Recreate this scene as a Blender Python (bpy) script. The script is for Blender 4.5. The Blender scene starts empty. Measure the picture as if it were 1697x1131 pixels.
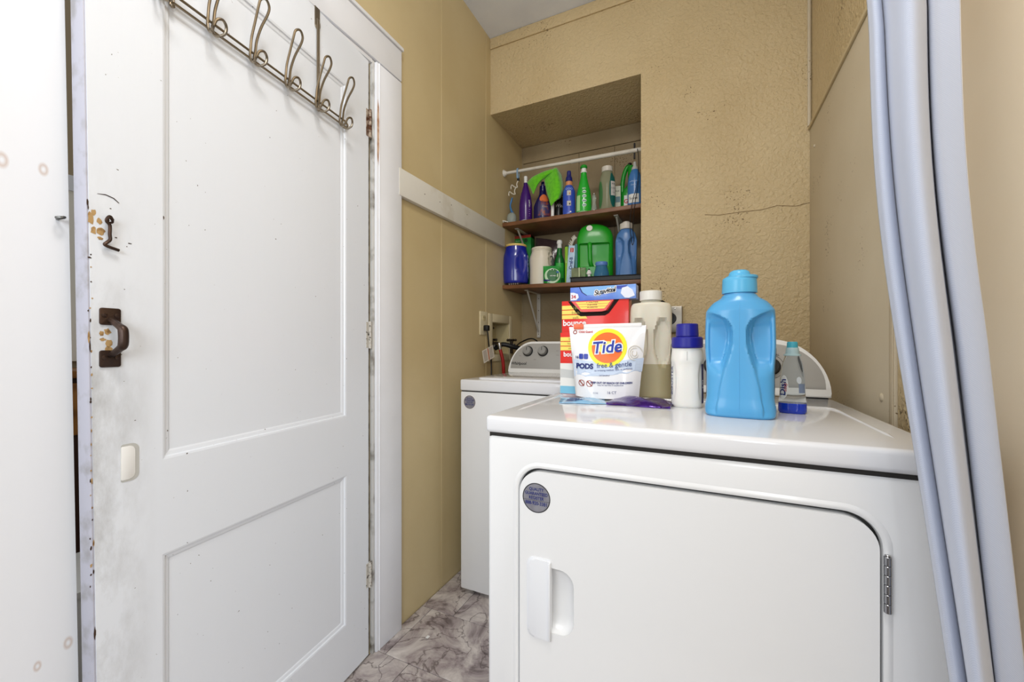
import bpy, bmesh, math, random
from math import sin, cos, pi, radians, atan2, hypot, sqrt
from mathutils import Vector, Matrix
random.seed(7)
SC = bpy.context.scene
COL = SC.collection

# ------------------------------------------------------------------ camera, world, lights, exposure
HC = 1.062; YAW = radians(25.2); FPX = 673.0
cam_d = bpy.data.cameras.new('camera'); cam = bpy.data.objects.new('camera', cam_d); COL.objects.link(cam)
cam_d.sensor_width = 36; cam_d.lens = FPX / 1697 * 36; cam_d.shift_y = (573 - 565.5) / 1697; cam_d.clip_start = .02
cam.location = (0, 0, HC); cam.rotation_euler = (pi / 2, 0, YAW)
SC.camera = cam
W = bpy.data.worlds.new('world'); SC.world = W; W.use_nodes = True
W.node_tree.nodes['Background'].inputs[0].default_value = (.94, .97, 1, 1)
W.node_tree.nodes['Background'].inputs[1].default_value = .37
def area(name, loc, target, sx, sy, power, col):
    d = bpy.data.lights.new(name, 'AREA'); d.shape = 'RECTANGLE'; d.size = sx; d.size_y = sy; d.energy = power; d.color = col
    o = bpy.data.objects.new(name, d); COL.objects.link(o); o.location = loc
    o.rotation_euler = (Vector(target) - Vector(loc)).to_track_quat('-Z', 'Y').to_euler(); return o
area('window_light', (1.15, -2.1, 1.75), (-.5, 1.3, 1.1), 1.6, 1.5, 54, (.90, .955, 1))
area('side_fill_light', (-.95, -1.0, 1.55), (.38, .5, 1.1), .9, 1.1, 14, (.97, .985, 1))  # added fill that brightens the near right wall and curtain, no window known there
area('ceiling_lamp', (-0.1, .15, 2.60), (-.2, .9, 0), .4, .4, 12, (1, .96, .90))
SC.view_settings.view_transform = 'Standard'; SC.view_settings.look = 'None'
SC.view_settings.gamma = 1; SC.view_settings.exposure = 0.2; SC.view_settings.use_curve_mapping = False

# ------------------------------------------------------------------ measuring helpers (photo -> room metres)
FX, FY, RX, RY = -sin(YAW), cos(YAW), cos(YAW), sin(YAW)
def xu(u, y):
    t = (u - 848.5) / FPX
    return y * (t * FY - RY) / (RX - t * FX)
def yu(u, x):
    t = (u - 848.5) / FPX
    return x * (t * FX - RX) / (RY - t * FY)
def dep(x, y): return FX * x + FY * y
def zv(v, x, y): return HC + (573 - v) / FPX * dep(x, y)
def span(u0, u1, y):
    """centre x, real width of a thing at depth y"""
    uc = (u0 + u1) / 2; x = xu(uc, y); ca = cos(math.atan((uc - 848.5) / FPX))
    return x, (u1 - u0) / FPX * dep(x, y) * ca
def face(x, y, extra=0): return atan2(-x, y) + radians(extra)

# ------------------------------------------------------------------ materials
def lin(c):
    c = c / 255 if c > 1 else c
    return c / 12.92 if c <= .04045 else ((c + .055) / 1.055) ** 2.4
def rgb(*c): return (lin(c[0]), lin(c[1]), lin(c[2]), 1)
MC = {}
def mat(name, c, rough=.5, metal=0, bump=None, trans=0, spec=.5, ior=1.45, vary=None, sss=0, coat=0, alpha=1, sheen=0):
    """bump=(scale, strength, distance); vary=(scale, colour2, lo, hi)"""
    if name in MC: return MC[name]
    m = bpy.data.materials.new(name); m.use_nodes = True; n = m.node_tree.nodes; l = m.node_tree.links
    b = n['Principled BSDF']; b.inputs['Base Color'].default_value = rgb(*c)
    b.inputs['Roughness'].default_value = rough; b.inputs['Metallic'].default_value = metal
    b.inputs['Specular IOR Level'].default_value = spec; b.inputs['IOR'].default_value = ior
    b.inputs['Transmission Weight'].default_value = trans; b.inputs['Coat Weight'].default_value = coat
    b.inputs['Coat Roughness'].default_value = .08; b.inputs['Sheen Weight'].default_value = sheen
    b.inputs['Alpha'].default_value = alpha
    if sss: b.inputs['Subsurface Weight'].default_value = sss; b.inputs['Subsurface Scale'].default_value = .01
    tc = n.new('ShaderNodeTexCoord')
    if vary:
        t = n.new('ShaderNodeTexNoise'); t.inputs['Scale'].default_value = vary[0]; t.inputs['Detail'].default_value = 6
        r = n.new('ShaderNodeMapRange'); r.inputs[1].default_value = vary[2]; r.inputs[2].default_value = vary[3]
        x = n.new('ShaderNodeMix'); x.data_type = 'RGBA'
        x.inputs[6].default_value = rgb(*c); x.inputs[7].default_value = rgb(*vary[1])
        l.new(tc.outputs['Object'], t.inputs['Vector']); l.new(t.outputs[0], r.inputs[0]); l.new(r.outputs[0], x.inputs[0]); l.new(x.outputs[2], b.inputs['Base Color'])
    if bump:
        t = n.new('ShaderNodeTexNoise'); t.inputs['Scale'].default_value = bump[0]; t.inputs['Detail'].default_value = 4
        u = n.new('ShaderNodeBump'); u.inputs['Strength'].default_value = bump[1]; u.inputs['Distance'].default_value = bump[2]
        l.new(tc.outputs['Object'], t.inputs['Vector']); l.new(t.outputs[0], u.inputs['Height']); l.new(u.outputs[0], b.inputs['Normal'])
    MC[name] = m; return m
def nodes_of(m): return m.node_tree.nodes, m.node_tree.links, m.node_tree.nodes['Principled BSDF']

def wall_paint(name, c, c2, sc, st, dist, specks=True):
    m = mat(name, c, rough=.42, spec=.35); n, l, b = nodes_of(m)
    tc = [x for x in n if x.type == 'TEX_COORD'][0]
    big = n.new('ShaderNodeTexNoise'); big.inputs['Scale'].default_value = 2.2; big.inputs['Detail'].default_value = 5
    mx = n.new('ShaderNodeMix'); mx.data_type = 'RGBA'; mx.inputs[6].default_value = rgb(*c); mx.inputs[7].default_value = rgb(*c2)
    mr = n.new('ShaderNodeMapRange'); mr.inputs[1].default_value = .35; mr.inputs[2].default_value = .7
    l.new(tc.outputs['Object'], big.inputs['Vector']); l.new(big.outputs[0], mr.inputs[0]); l.new(mr.outputs[0], mx.inputs[0])
    out = mx.outputs[2]
    if specks:
        v = n.new('ShaderNodeTexNoise'); v.inputs['Scale'].default_value = 130; v.inputs['Detail'].default_value = 2
        v2 = n.new('ShaderNodeTexNoise'); v2.inputs['Scale'].default_value = 5
        ml = n.new('ShaderNodeMath'); ml.operation = 'MULTIPLY'
        r = n.new('ShaderNodeMapRange'); r.inputs[1].default_value = .415; r.inputs[2].default_value = .45
        l.new(tc.outputs['Object'], v.inputs['Vector']); l.new(tc.outputs['Object'], v2.inputs['Vector'])
        l.new(v.outputs[0], ml.inputs[0]); l.new(v2.outputs[0], ml.inputs[1]); l.new(ml.outputs[0], r.inputs[0])
        m2 = n.new('ShaderNodeMix'); m2.data_type = 'RGBA'; m2.inputs[7].default_value = rgb(112, 90, 60)
        m2.inputs[0].default_value = 0; l.new(r.outputs[0], m2.inputs[0]); l.new(out, m2.inputs[6]); out = m2.outputs[2]
    l.new(out, b.inputs['Base Color'])
    t = n.new('ShaderNodeTexNoise'); t.inputs['Scale'].default_value = sc; t.inputs['Detail'].default_value = 3; t.inputs['Distortion'].default_value = .6
    u = n.new('ShaderNodeBump'); u.inputs['Strength'].default_value = st; u.inputs['Distance'].default_value = dist
    l.new(tc.outputs['Object'], t.inputs['Vector']); l.new(t.outputs[0], u.inputs['Height']); l.new(u.outputs[0], b.inputs['Normal'])
    return m
M_WALLB = wall_paint('textured_tan_paint', (208, 188, 148), (196, 174, 132), 75, .95, .007)
M_WALLL = wall_paint('smooth_tan_paint', (204, 186, 144), (194, 174, 130), 140, .15, .002, False)
M_WALLR = wall_paint('tan_panel_paint', (206, 194, 170), (196, 182, 156), 190, .25, .002)
M_WALLN = wall_paint('beige_paint', (244, 228, 202), (238, 218, 188), 60, .05, .002, False)
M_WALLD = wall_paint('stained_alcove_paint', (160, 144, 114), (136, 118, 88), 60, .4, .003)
M_CEIL = mat('grey_ceiling_paint', (232, 238, 250), .6, bump=(60, .2, .002), vary=(4, (220, 226, 240), .4, .7))
M_TRIM = mat('white_trim_paint', (236, 238, 244), .38, bump=(35, .12, .002), vary=(3, (226, 228, 232), .45, .75))
M_RAIL = mat('dusty_white_rail_paint', (214, 210, 200), .45, bump=(40, .15, .002), vary=(9, (190, 180, 160), .55, .8))
M_GROOVE = mat('dark_gap', (40, 38, 36), .8)
M_ENAMEL = mat('white_enamel', (224, 225, 228), .12, coat=.35, spec=.5)
M_ENAMEL2 = mat('white_enamel_body', (228, 229, 230), .22, coat=.2, bump=(220, .03, .001))
M_PLWHITE = mat('white_plastic', (232, 232, 230), .35)
M_GREYPAN = mat('grey_console_panel', (166, 164, 160), .38, metal=.25, bump=(400, .04, .0005))
M_KNOB = mat('grey_knob', (150, 150, 148), .35, metal=.4)
M_BLACK = mat('black_plastic', (16, 16, 17), .4)
M_CHROME = mat('chrome', (200, 200, 200), .18, metal=1)
M_STEEL = mat('brushed_nickel_wire', (150, 138, 120), .28, metal=1)
M_BRONZE = mat('brown_metal', (66, 52, 46), .38, metal=.7, bump=(120, .25, .001), vary=(30, (96, 74, 60), .5, .75))
M_RUST = mat('rusty_metal', (92, 56, 34), .8, metal=.3, bump=(200, .7, .002), vary=(60, (190, 176, 160), .45, .65))
M_HINGEW = mat('painted_hinge', (196, 192, 184), .5, bump=(150, .5, .002), vary=(90, (60, 54, 48), .55, .62))
M_CHIP = mat('bare_wood_chip', (184, 150, 100), .7, vary=(60, (120, 84, 44), .5, .65))
M_CHIPD = mat('dark_chip', (62, 42, 28), .8)
M_SHELF = mat('brown_laminate', (128, 86, 56), .42, bump=(60, .1, .001), vary=(14, (104, 68, 44), .4, .7))
M_WOOD = mat('warm_wood', (166, 112, 54), .4, vary=(12, (110, 66, 30), .4, .7))

# door paint with grime of its own towards the free edge
def door_paint():
    m = mat('white_door_paint', (230, 235, 243), .33, coat=.1); n, l, b = nodes_of(m)
    tc = [x for x in n if x.type == 'TEX_COORD'][0]
    sep = n.new('ShaderNodeSeparateXYZ'); l.new(tc.outputs['Object'], sep.inputs[0])
    grad = n.new('ShaderNodeMapRange'); grad.inputs[1].default_value = .625; grad.inputs[2].default_value = .725
    l.new(sep.outputs[0], grad.inputs[0])
    g2 = n.new('ShaderNodeMapRange'); g2.inputs[1].default_value = 1.45; g2.inputs[2].default_value = .9   # hands reach below the pull
    l.new(sep.outputs[2], g2.inputs[0])
    ns = n.new('ShaderNodeTexNoise'); ns.inputs['Scale'].default_value = 9; ns.inputs['Detail'].default_value = 8; ns.inputs['Roughness'].default_value = .7
    mp = n.new('ShaderNodeMapping'); mp.inputs['Scale'].default_value = (1, 1, .4); l.new(tc.outputs['Object'], mp.inputs[0]); l.new(mp.outputs[0], ns.inputs['Vector'])
    mr = n.new('ShaderNodeMapRange'); mr.inputs[1].default_value = .42; mr.inputs[2].default_value = .75; l.new(ns.outputs[0], mr.inputs[0])
    a = n.new('ShaderNodeMath'); a.operation = 'MULTIPLY'; l.new(grad.outputs[0], a.inputs[0]); l.new(mr.outputs[0], a.inputs[1])
    a2 = n.new('ShaderNodeMath'); a2.operation = 'MULTIPLY'; l.new(a.outputs[0], a2.inputs[0]); l.new(g2.outputs[0], a2.inputs[1])
    mx = n.new('ShaderNodeMix'); mx.data_type = 'RGBA'; mx.inputs[6].default_value = rgb(230, 235, 243); mx.inputs[7].default_value = rgb(132, 128, 120)
    l.new(a2.outputs[0], mx.inputs[0])
    # fine specks of missing paint
    sp = n.new('ShaderNodeTexNoise'); sp.inputs['Scale'].default_value = 120; sp.inputs['Detail'].default_value = 2
    s2 = n.new('ShaderNodeMapRange'); s2.inputs[1].default_value = .74; s2.inputs[2].default_value = .77; l.new(tc.outputs['Object'], sp.inputs['Vector']); l.new(sp.outputs[0], s2.inputs[0])
    m2 = n.new('ShaderNodeMix'); m2.data_type = 'RGBA'; m2.inputs[7].default_value = rgb(70, 54, 40)
    l.new(s2.outputs[0], m2.inputs[0]); l.new(mx.outputs[2], m2.inputs[6]); l.new(m2.outputs[2], b.inputs['Base Color'])
    w = n.new('ShaderNodeTexNoise'); w.inputs['Scale'].default_value = 30; w.inputs['Detail'].default_value = 4
    mp2 = n.new('ShaderNodeMapping'); mp2.inputs['Scale'].default_value = (1.5, 1, .15); l.new(tc.outputs['Object'], mp2.inputs[0]); l.new(mp2.outputs[0], w.inputs['Vector'])
    u = n.new('ShaderNodeBump'); u.inputs['Strength'].default_value = .2; u.inputs['Distance'].default_value = .002
    l.new(w.outputs[0], u.inputs['Height']); l.new(u.outputs[0], b.inputs['Normal'])
    return m
M_DOOR = door_paint()

def tile_mat():
    m = mat('marbled_vinyl', (176, 164, 164), .35, coat=.1); n, l, b = nodes_of(m)
    tc = [x for x in n if x.type == 'TEX_COORD'][0]; oi = n.new('ShaderNodeObjectInfo')
    ad = n.new('ShaderNodeVectorMath'); ad.operation = 'ADD'
    sc = n.new('ShaderNodeVectorMath'); sc.operation = 'SCALE'; sc.inputs[3].default_value = 7
    l.new(oi.outputs['Location'], sc.inputs[0]); l.new(tc.outputs['Object'], ad.inputs[0]); l.new(sc.outputs[0], ad.inputs[1])
    a = n.new('ShaderNodeTexNoise'); a.inputs['Scale'].default_value = 6; a.inputs['Detail'].default_value = 9; a.inputs['Roughness'].default_value = .68; a.inputs['Distortion'].default_value = .9
    l.new(ad.outputs[0], a.inputs['Vector'])
    r = n.new('ShaderNodeValToRGB'); e = r.color_ramp.elements
    e[0].position = .34; e[0].color = rgb(88, 76, 76); e[1].position = .66; e[1].color = rgb(214, 206, 200)
    k = e.new(.45); k.color = rgb(160, 148, 147); k = e.new(.54); k.color = rgb(190, 181, 176)
    l.new(a.outputs[0], r.inputs[0])
    v = n.new('ShaderNodeTexNoise'); v.inputs['Scale'].default_value = 3.6; v.inputs['Detail'].default_value = 9; v.inputs['Distortion'].default_value = .7
    l.new(ad.outputs[0], v.inputs['Vector'])
    s = n.new('ShaderNodeMath'); s.operation = 'SUBTRACT'; s.inputs[1].default_value = .5; l.new(v.outputs[0], s.inputs[0])
    ab = n.new('ShaderNodeMath'); ab.operation = 'ABSOLUTE'; l.new(s.outputs[0], ab.inputs[0])
    mr = n.new('ShaderNodeMapRange'); mr.inputs[1].default_value = 0; mr.inputs[2].default_value = .009; mr.inputs[3].default_value = .8; mr.inputs[4].default_value = 0
    l.new(ab.outputs[0], mr.inputs[0])
    mx = n.new('ShaderNodeMix'); mx.data_type = 'RGBA'; mx.inputs[7].default_value = rgb(76, 62, 62)
    l.new(mr.outputs[0], mx.inputs[0]); l.new(r.outputs[0], mx.inputs[6]); l.new(mx.outputs[2], b.inputs['Base Color'])
    return m
M_TILE = tile_mat()

def weave():
    m = mat('grey_blue_linen', (206, 211, 224), .85, sheen=.3, spec=.2); n, l, b = nodes_of(m)
    tc = [x for x in n if x.type == 'TEX_COORD'][0]
    w = n.new('ShaderNodeTexWave'); w.inputs['Scale'].default_value = 260; w.inputs['Distortion'].default_value = 1.5; w.bands_direction = 'DIAGONAL'
    l.new(tc.outputs['Object'], w.inputs['Vector'])
    u = n.new('ShaderNodeBump'); u.inputs['Strength'].default_value = .12; u.inputs['Distance'].default_value = .0006
    l.new(w.outputs[0], u.inputs['Height']); l.new(u.outputs[0], b.inputs['Normal'])
    mx = n.new('ShaderNodeMix'); mx.data_type = 'RGBA'; mx.inputs[6].default_value = rgb(182, 190, 208); mx.inputs[7].default_value = rgb(192, 198, 214)
    l.new(w.outputs[0], mx.inputs[0]); l.new(mx.outputs[2], b.inputs['Base Color'])
    return m
M_CURT = weave()
M_CURTG = mat('dark_curtain_lining', (78, 78, 86), .9)

def col(name, c, rough=.3, **k): return mat(name, c, rough, **k)
INK = col('navy_ink', (26, 38, 110), .5); INKB = col('black_ink', (24, 24, 28), .5); INKW = col('white_ink', (240, 240, 240), .5)
INKR = col('red_ink', (190, 40, 30), .5)

# ------------------------------------------------------------------ object helpers
def tag(o, label=None, cat=None, group=None, kind=None):
    if label: o['label'] = label
    if cat: o['category'] = cat
    if group: o['group'] = group
    if kind: o['kind'] = kind
    return o
def thing(name, label, cat, loc=(0, 0, 0), rz=0, group=None):
    o = bpy.data.objects.new(name, None); COL.objects.link(o); o.empty_display_size = .05
    o.location = loc; o.rotation_euler = (0, 0, rz); return tag(o, label, cat, group)
def mk(name, V, F, m, parent=None, smooth=True, auto=40):
    me = bpy.data.meshes.new(name); me.from_pydata([tuple(v) for v in V], [], F); me.validate(); me.update()
    return link(name, me, m, parent, smooth, auto)
def link(name, me, m, parent=None, smooth=True, auto=40):
    if m is not None:
        me.materials.clear(); me.materials.append(m)
    o = bpy.data.objects.new(name, me); COL.objects.link(o)
    if parent is not None: o.parent = parent
    if smooth:
        for p in me.polygons: p.use_smooth = True
        try: me.set_sharp_from_angle(angle=radians(auto))
        except Exception: pass
    return o
def bm_obj(name, bm, m, parent=None, smooth=True, auto=40):
    bmesh.ops.recalc_face_normals(bm, faces=bm.faces)
    me = bpy.data.meshes.new(name); bm.to_mesh(me); bm.free(); return link(name, me, m, parent, smooth, auto)
def bm_box(bm, x0, x1, y0, y1, z0, z1, bev=0, seg=2):
    g = bmesh.ops.create_cube(bm, size=1); vs = g['verts']
    for v in vs: v.co = ((x0 + x1) / 2 + v.co.x * (x1 - x0), (y0 + y1) / 2 + v.co.y * (y1 - y0), (z0 + z1) / 2 + v.co.z * (z1 - z0))
    if bev:
        es = list({e for v in vs for e in v.link_edges})
        bmesh.ops.bevel(bm, geom=es, offset=bev, segments=seg, affect='EDGES', profile=.5)
def box(name, x0, x1, y0, y1, z0, z1, m, parent=None, bev=0, seg=2):
    bm = bmesh.new(); bm_box(bm, x0, x1, y0, y1, z0, z1, bev, seg); return bm_obj(name, bm, m, parent)
def boxes(name, L, m, parent=None):
    bm = bmesh.new()
    for b in L: bm_box(bm, *b)
    return bm_obj(name, bm, m, parent)
def rrect(w, h, r, n=8, cx=0, cy=0):
    P = []
    rs = r if isinstance(r, (tuple, list)) else (r,) * 4
    for k, (sx, sy) in enumerate(((1, 1), (-1, 1), (-1, -1), (1, -1))):
        rr = max(rs[k], 1e-5)
        for i in range(n + 1):
            a = pi / 2 * k + pi / 2 * i / n
            P.append((cx + sx * (w / 2 - rr) + rr * cos(a), cy + sy * (h / 2 - rr) + rr * sin(a)))
    return P
def prism(name, poly, d, m, parent=None, fr=None, bev=0, seg=2, auto=40):
    """poly in (a,b); fr(a,b,c)->xyz with c depth 0..d (d = outward front)"""
    fr = fr or (lambda a, b, c: (a, b, c))
    bm = bmesh.new()
    lo = [bm.verts.new((p[0], p[1], 0)) for p in poly]; hi = [bm.verts.new((p[0], p[1], d)) for p in poly]
    n = len(poly); bm.faces.new(lo[::-1]); top = bm.faces.new(hi)
    for i in range(n): bm.faces.new((lo[i], lo[(i + 1) % n], hi[(i + 1) % n], hi[i]))
    if bev: bmesh.ops.bevel(bm, geom=list(top.edges), offset=bev, segments=seg, affect='EDGES', profile=.5)
    for v in bm.verts: v.co = fr(*v.co)
    return bm_obj(name, bm, m, parent, True, auto)
def smoothpts(P, k=6, closed=False):
    P = [Vector(p) for p in P]; n = len(P); out = []
    rng = range(n if closed else n - 1)
    for i in rng:
        p1, p2 = P[i], P[(i + 1) % n]
        p0 = P[(i - 1) % n] if closed or i > 0 else p1 * 2 - p2
        p3 = P[(i + 2) % n] if closed or i < n - 2 else p2 * 2 - p1
        for j in range(k):
            t = j / k
            out.append(.5 * ((2 * p1) + (p2 - p0) * t + (2 * p0 - 5 * p1 + 4 * p2 - p3) * t * t + (3 * p1 - p0 - 3 * p2 + p3) * t ** 3))
    if not closed: out.append(P[-1])
    return out
def bm_tube(bm, pts, r, n=8, closed=False):
    P = [Vector(p) for p in pts]; N = len(P); R = r if isinstance(r, (list, tuple)) else [r] * N
    rings = []; nrm = None
    for i, p in enumerate(P):
        t = (P[(i + 1) % N] - P[i - 1]) if closed else (P[min(i + 1, N - 1)] - P[max(i - 1, 0)])
        t = t.normalized() if t.length > 1e-9 else Vector((0, 0, 1))
        if nrm is None: nrm = t.orthogonal().normalized()
        else:
            nrm = nrm - t * nrm.dot(t); nrm = nrm.normalized() if nrm.length > 1e-6 else t.orthogonal().normalized()
        b = t.cross(nrm)
        rings.append([bm.verts.new(p + (nrm * cos(2 * pi * k / n) + b * sin(2 * pi * k / n)) * R[i]) for k in range(n)])
    for i in range(N if closed else N - 1):
        A, B = rings[i], rings[(i + 1) % N]
        for k in range(n): bm.faces.new((A[k], A[(k + 1) % n], B[(k + 1) % n], B[k]))
    if not closed: bm.faces.new(rings[0][::-1]); bm.faces.new(rings[-1])
def tube(name, pts, r, m, parent=None, n=8, closed=False, sm=0):
    if sm: pts = smoothpts(pts, sm, closed)
    if isinstance(r, (list, tuple)) and len(r) != len(pts):
        L = len(pts) - 1; q = len(r) - 1
        r = [r[min(int(i / L * q), q - 1)] * (1 - (i / L * q - min(int(i / L * q), q - 1))) + r[min(int(i / L * q), q - 1) + 1] * (i / L * q - min(int(i / L * q), q - 1)) for i in range(L + 1)]
    bm = bmesh.new(); bm_tube(bm, pts, r, n, closed); return bm_obj(name, bm, m, parent)
def sstep(a, b, x):
    t = min(1, max(0, (x - a) / (b - a))); return t * t * (3 - 2 * t)
class Loft:
    """body of revolution-like sections: (z, half width, half depth, squareness power, centre x, centre y); theta 0 faces -y"""
    def __init__(s, secs, smooth=True, dent=None, push=None):
        s.push = push
        s.S = [tuple(q) + (2, 0, 0)[len(q) - 3:] if len(q) < 6 else tuple(q) for q in secs]; s.sm = smooth; s.dent = dent
        s.z0, s.z1 = s.S[0][0], s.S[-1][0]
    def at(s, z):
        S = s.S
        if z <= S[0][0]: return S[0]
        for i in range(len(S) - 1):
            if z <= S[i + 1][0]:
                a, b = S[i], S[i + 1]; h = b[0] - a[0]
                if h < 1e-9: return b
                t = (z - a[0]) / h; out = [z]
                for k in range(1, 6):
                    if s.sm and h > 1e-4:
                        def slope(j):
                            if j <= 0 or j >= len(S) - 1: return 0 if False else (S[min(j + 1, len(S) - 1)][k] - S[max(j - 1, 0)][k]) / max(1e-6, S[min(j + 1, len(S) - 1)][0] - S[max(j - 1, 0)][0])
                            d0 = (S[j][k] - S[j - 1][k]) / max(1e-5, S[j][0] - S[j - 1][0]); d1 = (S[j + 1][k] - S[j][k]) / max(1e-5, S[j + 1][0] - S[j][0])
                            if d0 * d1 <= 0: return 0
                            return 2 * d0 * d1 / (d0 + d1)
                        m0, m1 = slope(i) * h, slope(i + 1) * h
                        v = (2 * t ** 3 - 3 * t * t + 1) * a[k] + (t ** 3 - 2 * t * t + t) * m0 + (-2 * t ** 3 + 3 * t * t) * b[k] + (t ** 3 - t * t) * m1
                    else: v = a[k] * (1 - t) + b[k] * t
                    out.append(v)
                return out
        return S[-1]
    def pt(s, th, z, off=0):
        _, a, b, p, cx, cy = s.at(z); c, q = -cos(th), sin(th)
        e = 2 / p; X = (abs(q) ** e) * (1 if q >= 0 else -1); Y = (abs(c) ** e) * (1 if c >= 0 else -1)
        k = 1
        if s.dent: k = s.dent(((th + pi) % (2 * pi)) - pi, z)
        a2, b2 = a + off, b + off
        if s.push: Y *= 1 - s.push(abs(X), z) * abs(Y) ** .5 * (1 if abs(Y) > 0 else 0)
        return Vector((cx + a2 * X * k, cy + b2 * Y * k, z))
    def mesh(s, name, m, parent=None, n=36, nz=None, extra=()):
        zs = set()
        for i in range(len(s.S) - 1):
            a, b = s.S[i][0], s.S[i + 1][0]
            q = nz or max(1, min(8, int((b - a) / .006) + 1))
            for j in range(q): zs.add(round(a + (b - a) * j / q, 6))
        zs.add(round(s.z1, 6)); zs = sorted(zs)
        V = []; F = []
        for z in zs:
            for k in range(n): V.append(s.pt(2 * pi * k / n, z))
        for i in range(len(zs) - 1):
            for k in range(n): F.append((i * n + k, i * n + (k + 1) % n, (i + 1) * n + (k + 1) % n, (i + 1) * n + k))
        F.append(tuple(range(n))[::-1]); F.append(tuple((len(zs) - 1) * n + k for k in range(n)))
        return mk(name, V, F, m, parent)
    def patch(s, name, th0, th1, z0, z1, m, parent=None, off=.0006, ell=False, n=14):
        V = []; F = []
        if not ell:
            for j in range(n + 1):
                for i in range(n + 1): V.append(s.pt(th0 + (th1 - th0) * i / n, z0 + (z1 - z0) * j / n, off))
            for j in range(n):
                for i in range(n): q = j * (n + 1) + i; F.append((q, q + 1, q + n + 2, q + n + 1))
        else:
            tc, zc, ta, za = (th0 + th1) / 2, (z0 + z1) / 2, (th1 - th0) / 2, (z1 - z0) / 2
            V.append(s.pt(tc, zc, off)); R, K = 6, 28
            for r in range(1, R + 1):
                for k in range(K): a = 2 * pi * k / K; V.append(s.pt(tc + ta * r / R * cos(a), zc + za * r / R * sin(a), off))
            for k in range(K): F.append((0, 1 + k, 1 + (k + 1) % K))
            for r in range(R - 1):
                for k in range(K): F.append((1 + r * K + k, 1 + (r + 1) * K + k, 1 + (r + 1) * K + (k + 1) % K, 1 + r * K + (k + 1) % K))
        return mk(name, V, F, m, parent)
    def text(s, name, txt, size, th, z, m, parent=None, off=.0011, rot=0, **k):
        a = s.at(z)[1]
        ca, sa = cos(rot), sin(rot)
        return text(name, txt, size, m, parent, lambda x, y: s.pt(th + (x * ca - y * sa) / a, z + x * sa + y * ca, off), **k)
TXC = {}
def text_mesh(txt, size, shear=0, bold=0, sx=1):
    key = (txt, round(size, 5), shear, bold, sx)
    if key not in TXC:
        c = bpy.data.curves.new('t', 'FONT'); c.body = txt; c.size = size; c.align_x = 'CENTER'; c.align_y = 'CENTER'; c.shear = shear; c.offset = bold; c.resolution_u = 3
        o = bpy.data.objects.new('t', c); COL.objects.link(o); dg = bpy.context.evaluated_depsgraph_get(); dg.update()
        me = bpy.data.meshes.new_from_object(o.evaluated_get(dg)); V = [(v.co.x * sx, v.co.y) for v in me.vertices]; F = [tuple(p.vertices) for p in me.polygons]
        bpy.data.objects.remove(o); TXC[key] = (V, F)
    return TXC[key]
def text(name, txt, size, m, parent, fr, shear=0, bold=0, sx=1):
    V, F = text_mesh(txt, size, shear, bold, sx)
    return mk(name, [fr(*v) for v in V], F, m, parent, smooth=False)
def flat(name, poly, m, parent, fr, off=0):
    """thin printed patch"""
    return mk(name, [fr(*p) for p in poly], [tuple(range(len(poly)))], m, parent, smooth=False)
def disc_poly(cx, cy, rx, ry=None, n=28): 
    ry = ry or rx; return [(cx + rx * cos(2 * pi * k / n), cy + ry * sin(2 * pi * k / n)) for k in range(n)]
def ring_mesh(name, cx, cy, r0, r1, m, parent, fr, n=36):
    V = []; F = []
    for k in range(n):
        a = 2 * pi * k / n; V += [fr(cx + r0 * cos(a), cy + r0 * sin(a)), fr(cx + r1 * cos(a), cy + r1 * sin(a))]
    for k in range(n): q = (k + 1) % n; F.append((2 * k, 2 * q, 2 * q + 1, 2 * k + 1))
    return mk(name, V, F, m, parent, smooth=False)
def cyl(name, r, z0, z1, m, parent, cx=0, cy=0, bev=.0015, n=28, r2=None):
    r2 = r if r2 is None else r2
    return Loft([(z0, r - bev, r - bev, 2, cx, cy), (z0 + bev, r, r, 2, cx, cy), (z1 - bev, r2, r2, 2, cx, cy), (z1, r2 - bev, r2 - bev, 2, cx, cy)], False).mesh(name, m, parent, n)
def boolean(o, cutters):
    for c in cutters:
        md = o.modifiers.new('b', 'BOOLEAN'); md.operation = 'DIFFERENCE'; md.object = c; md.solver = 'EXACT'
    dg = bpy.context.evaluated_depsgraph_get(); dg.update()
    me = bpy.data.meshes.new_from_object(o.evaluated_get(dg)); o.modifiers.clear(); old = o.data; o.data = me
    for p in me.polygons: p.use_smooth = True
    me.set_sharp_from_angle(angle=radians(30))
    for c in cutters: bpy.data.objects.remove(c)
    return o
def copy_part(o, parent=None, loc=None, rot=None):
    c = o.copy(); COL.objects.link(c)
    if parent is not None: c.parent = parent
    if loc is not None: c.location = loc
    if rot is not None: c.rotation_euler = rot
    return c

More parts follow.
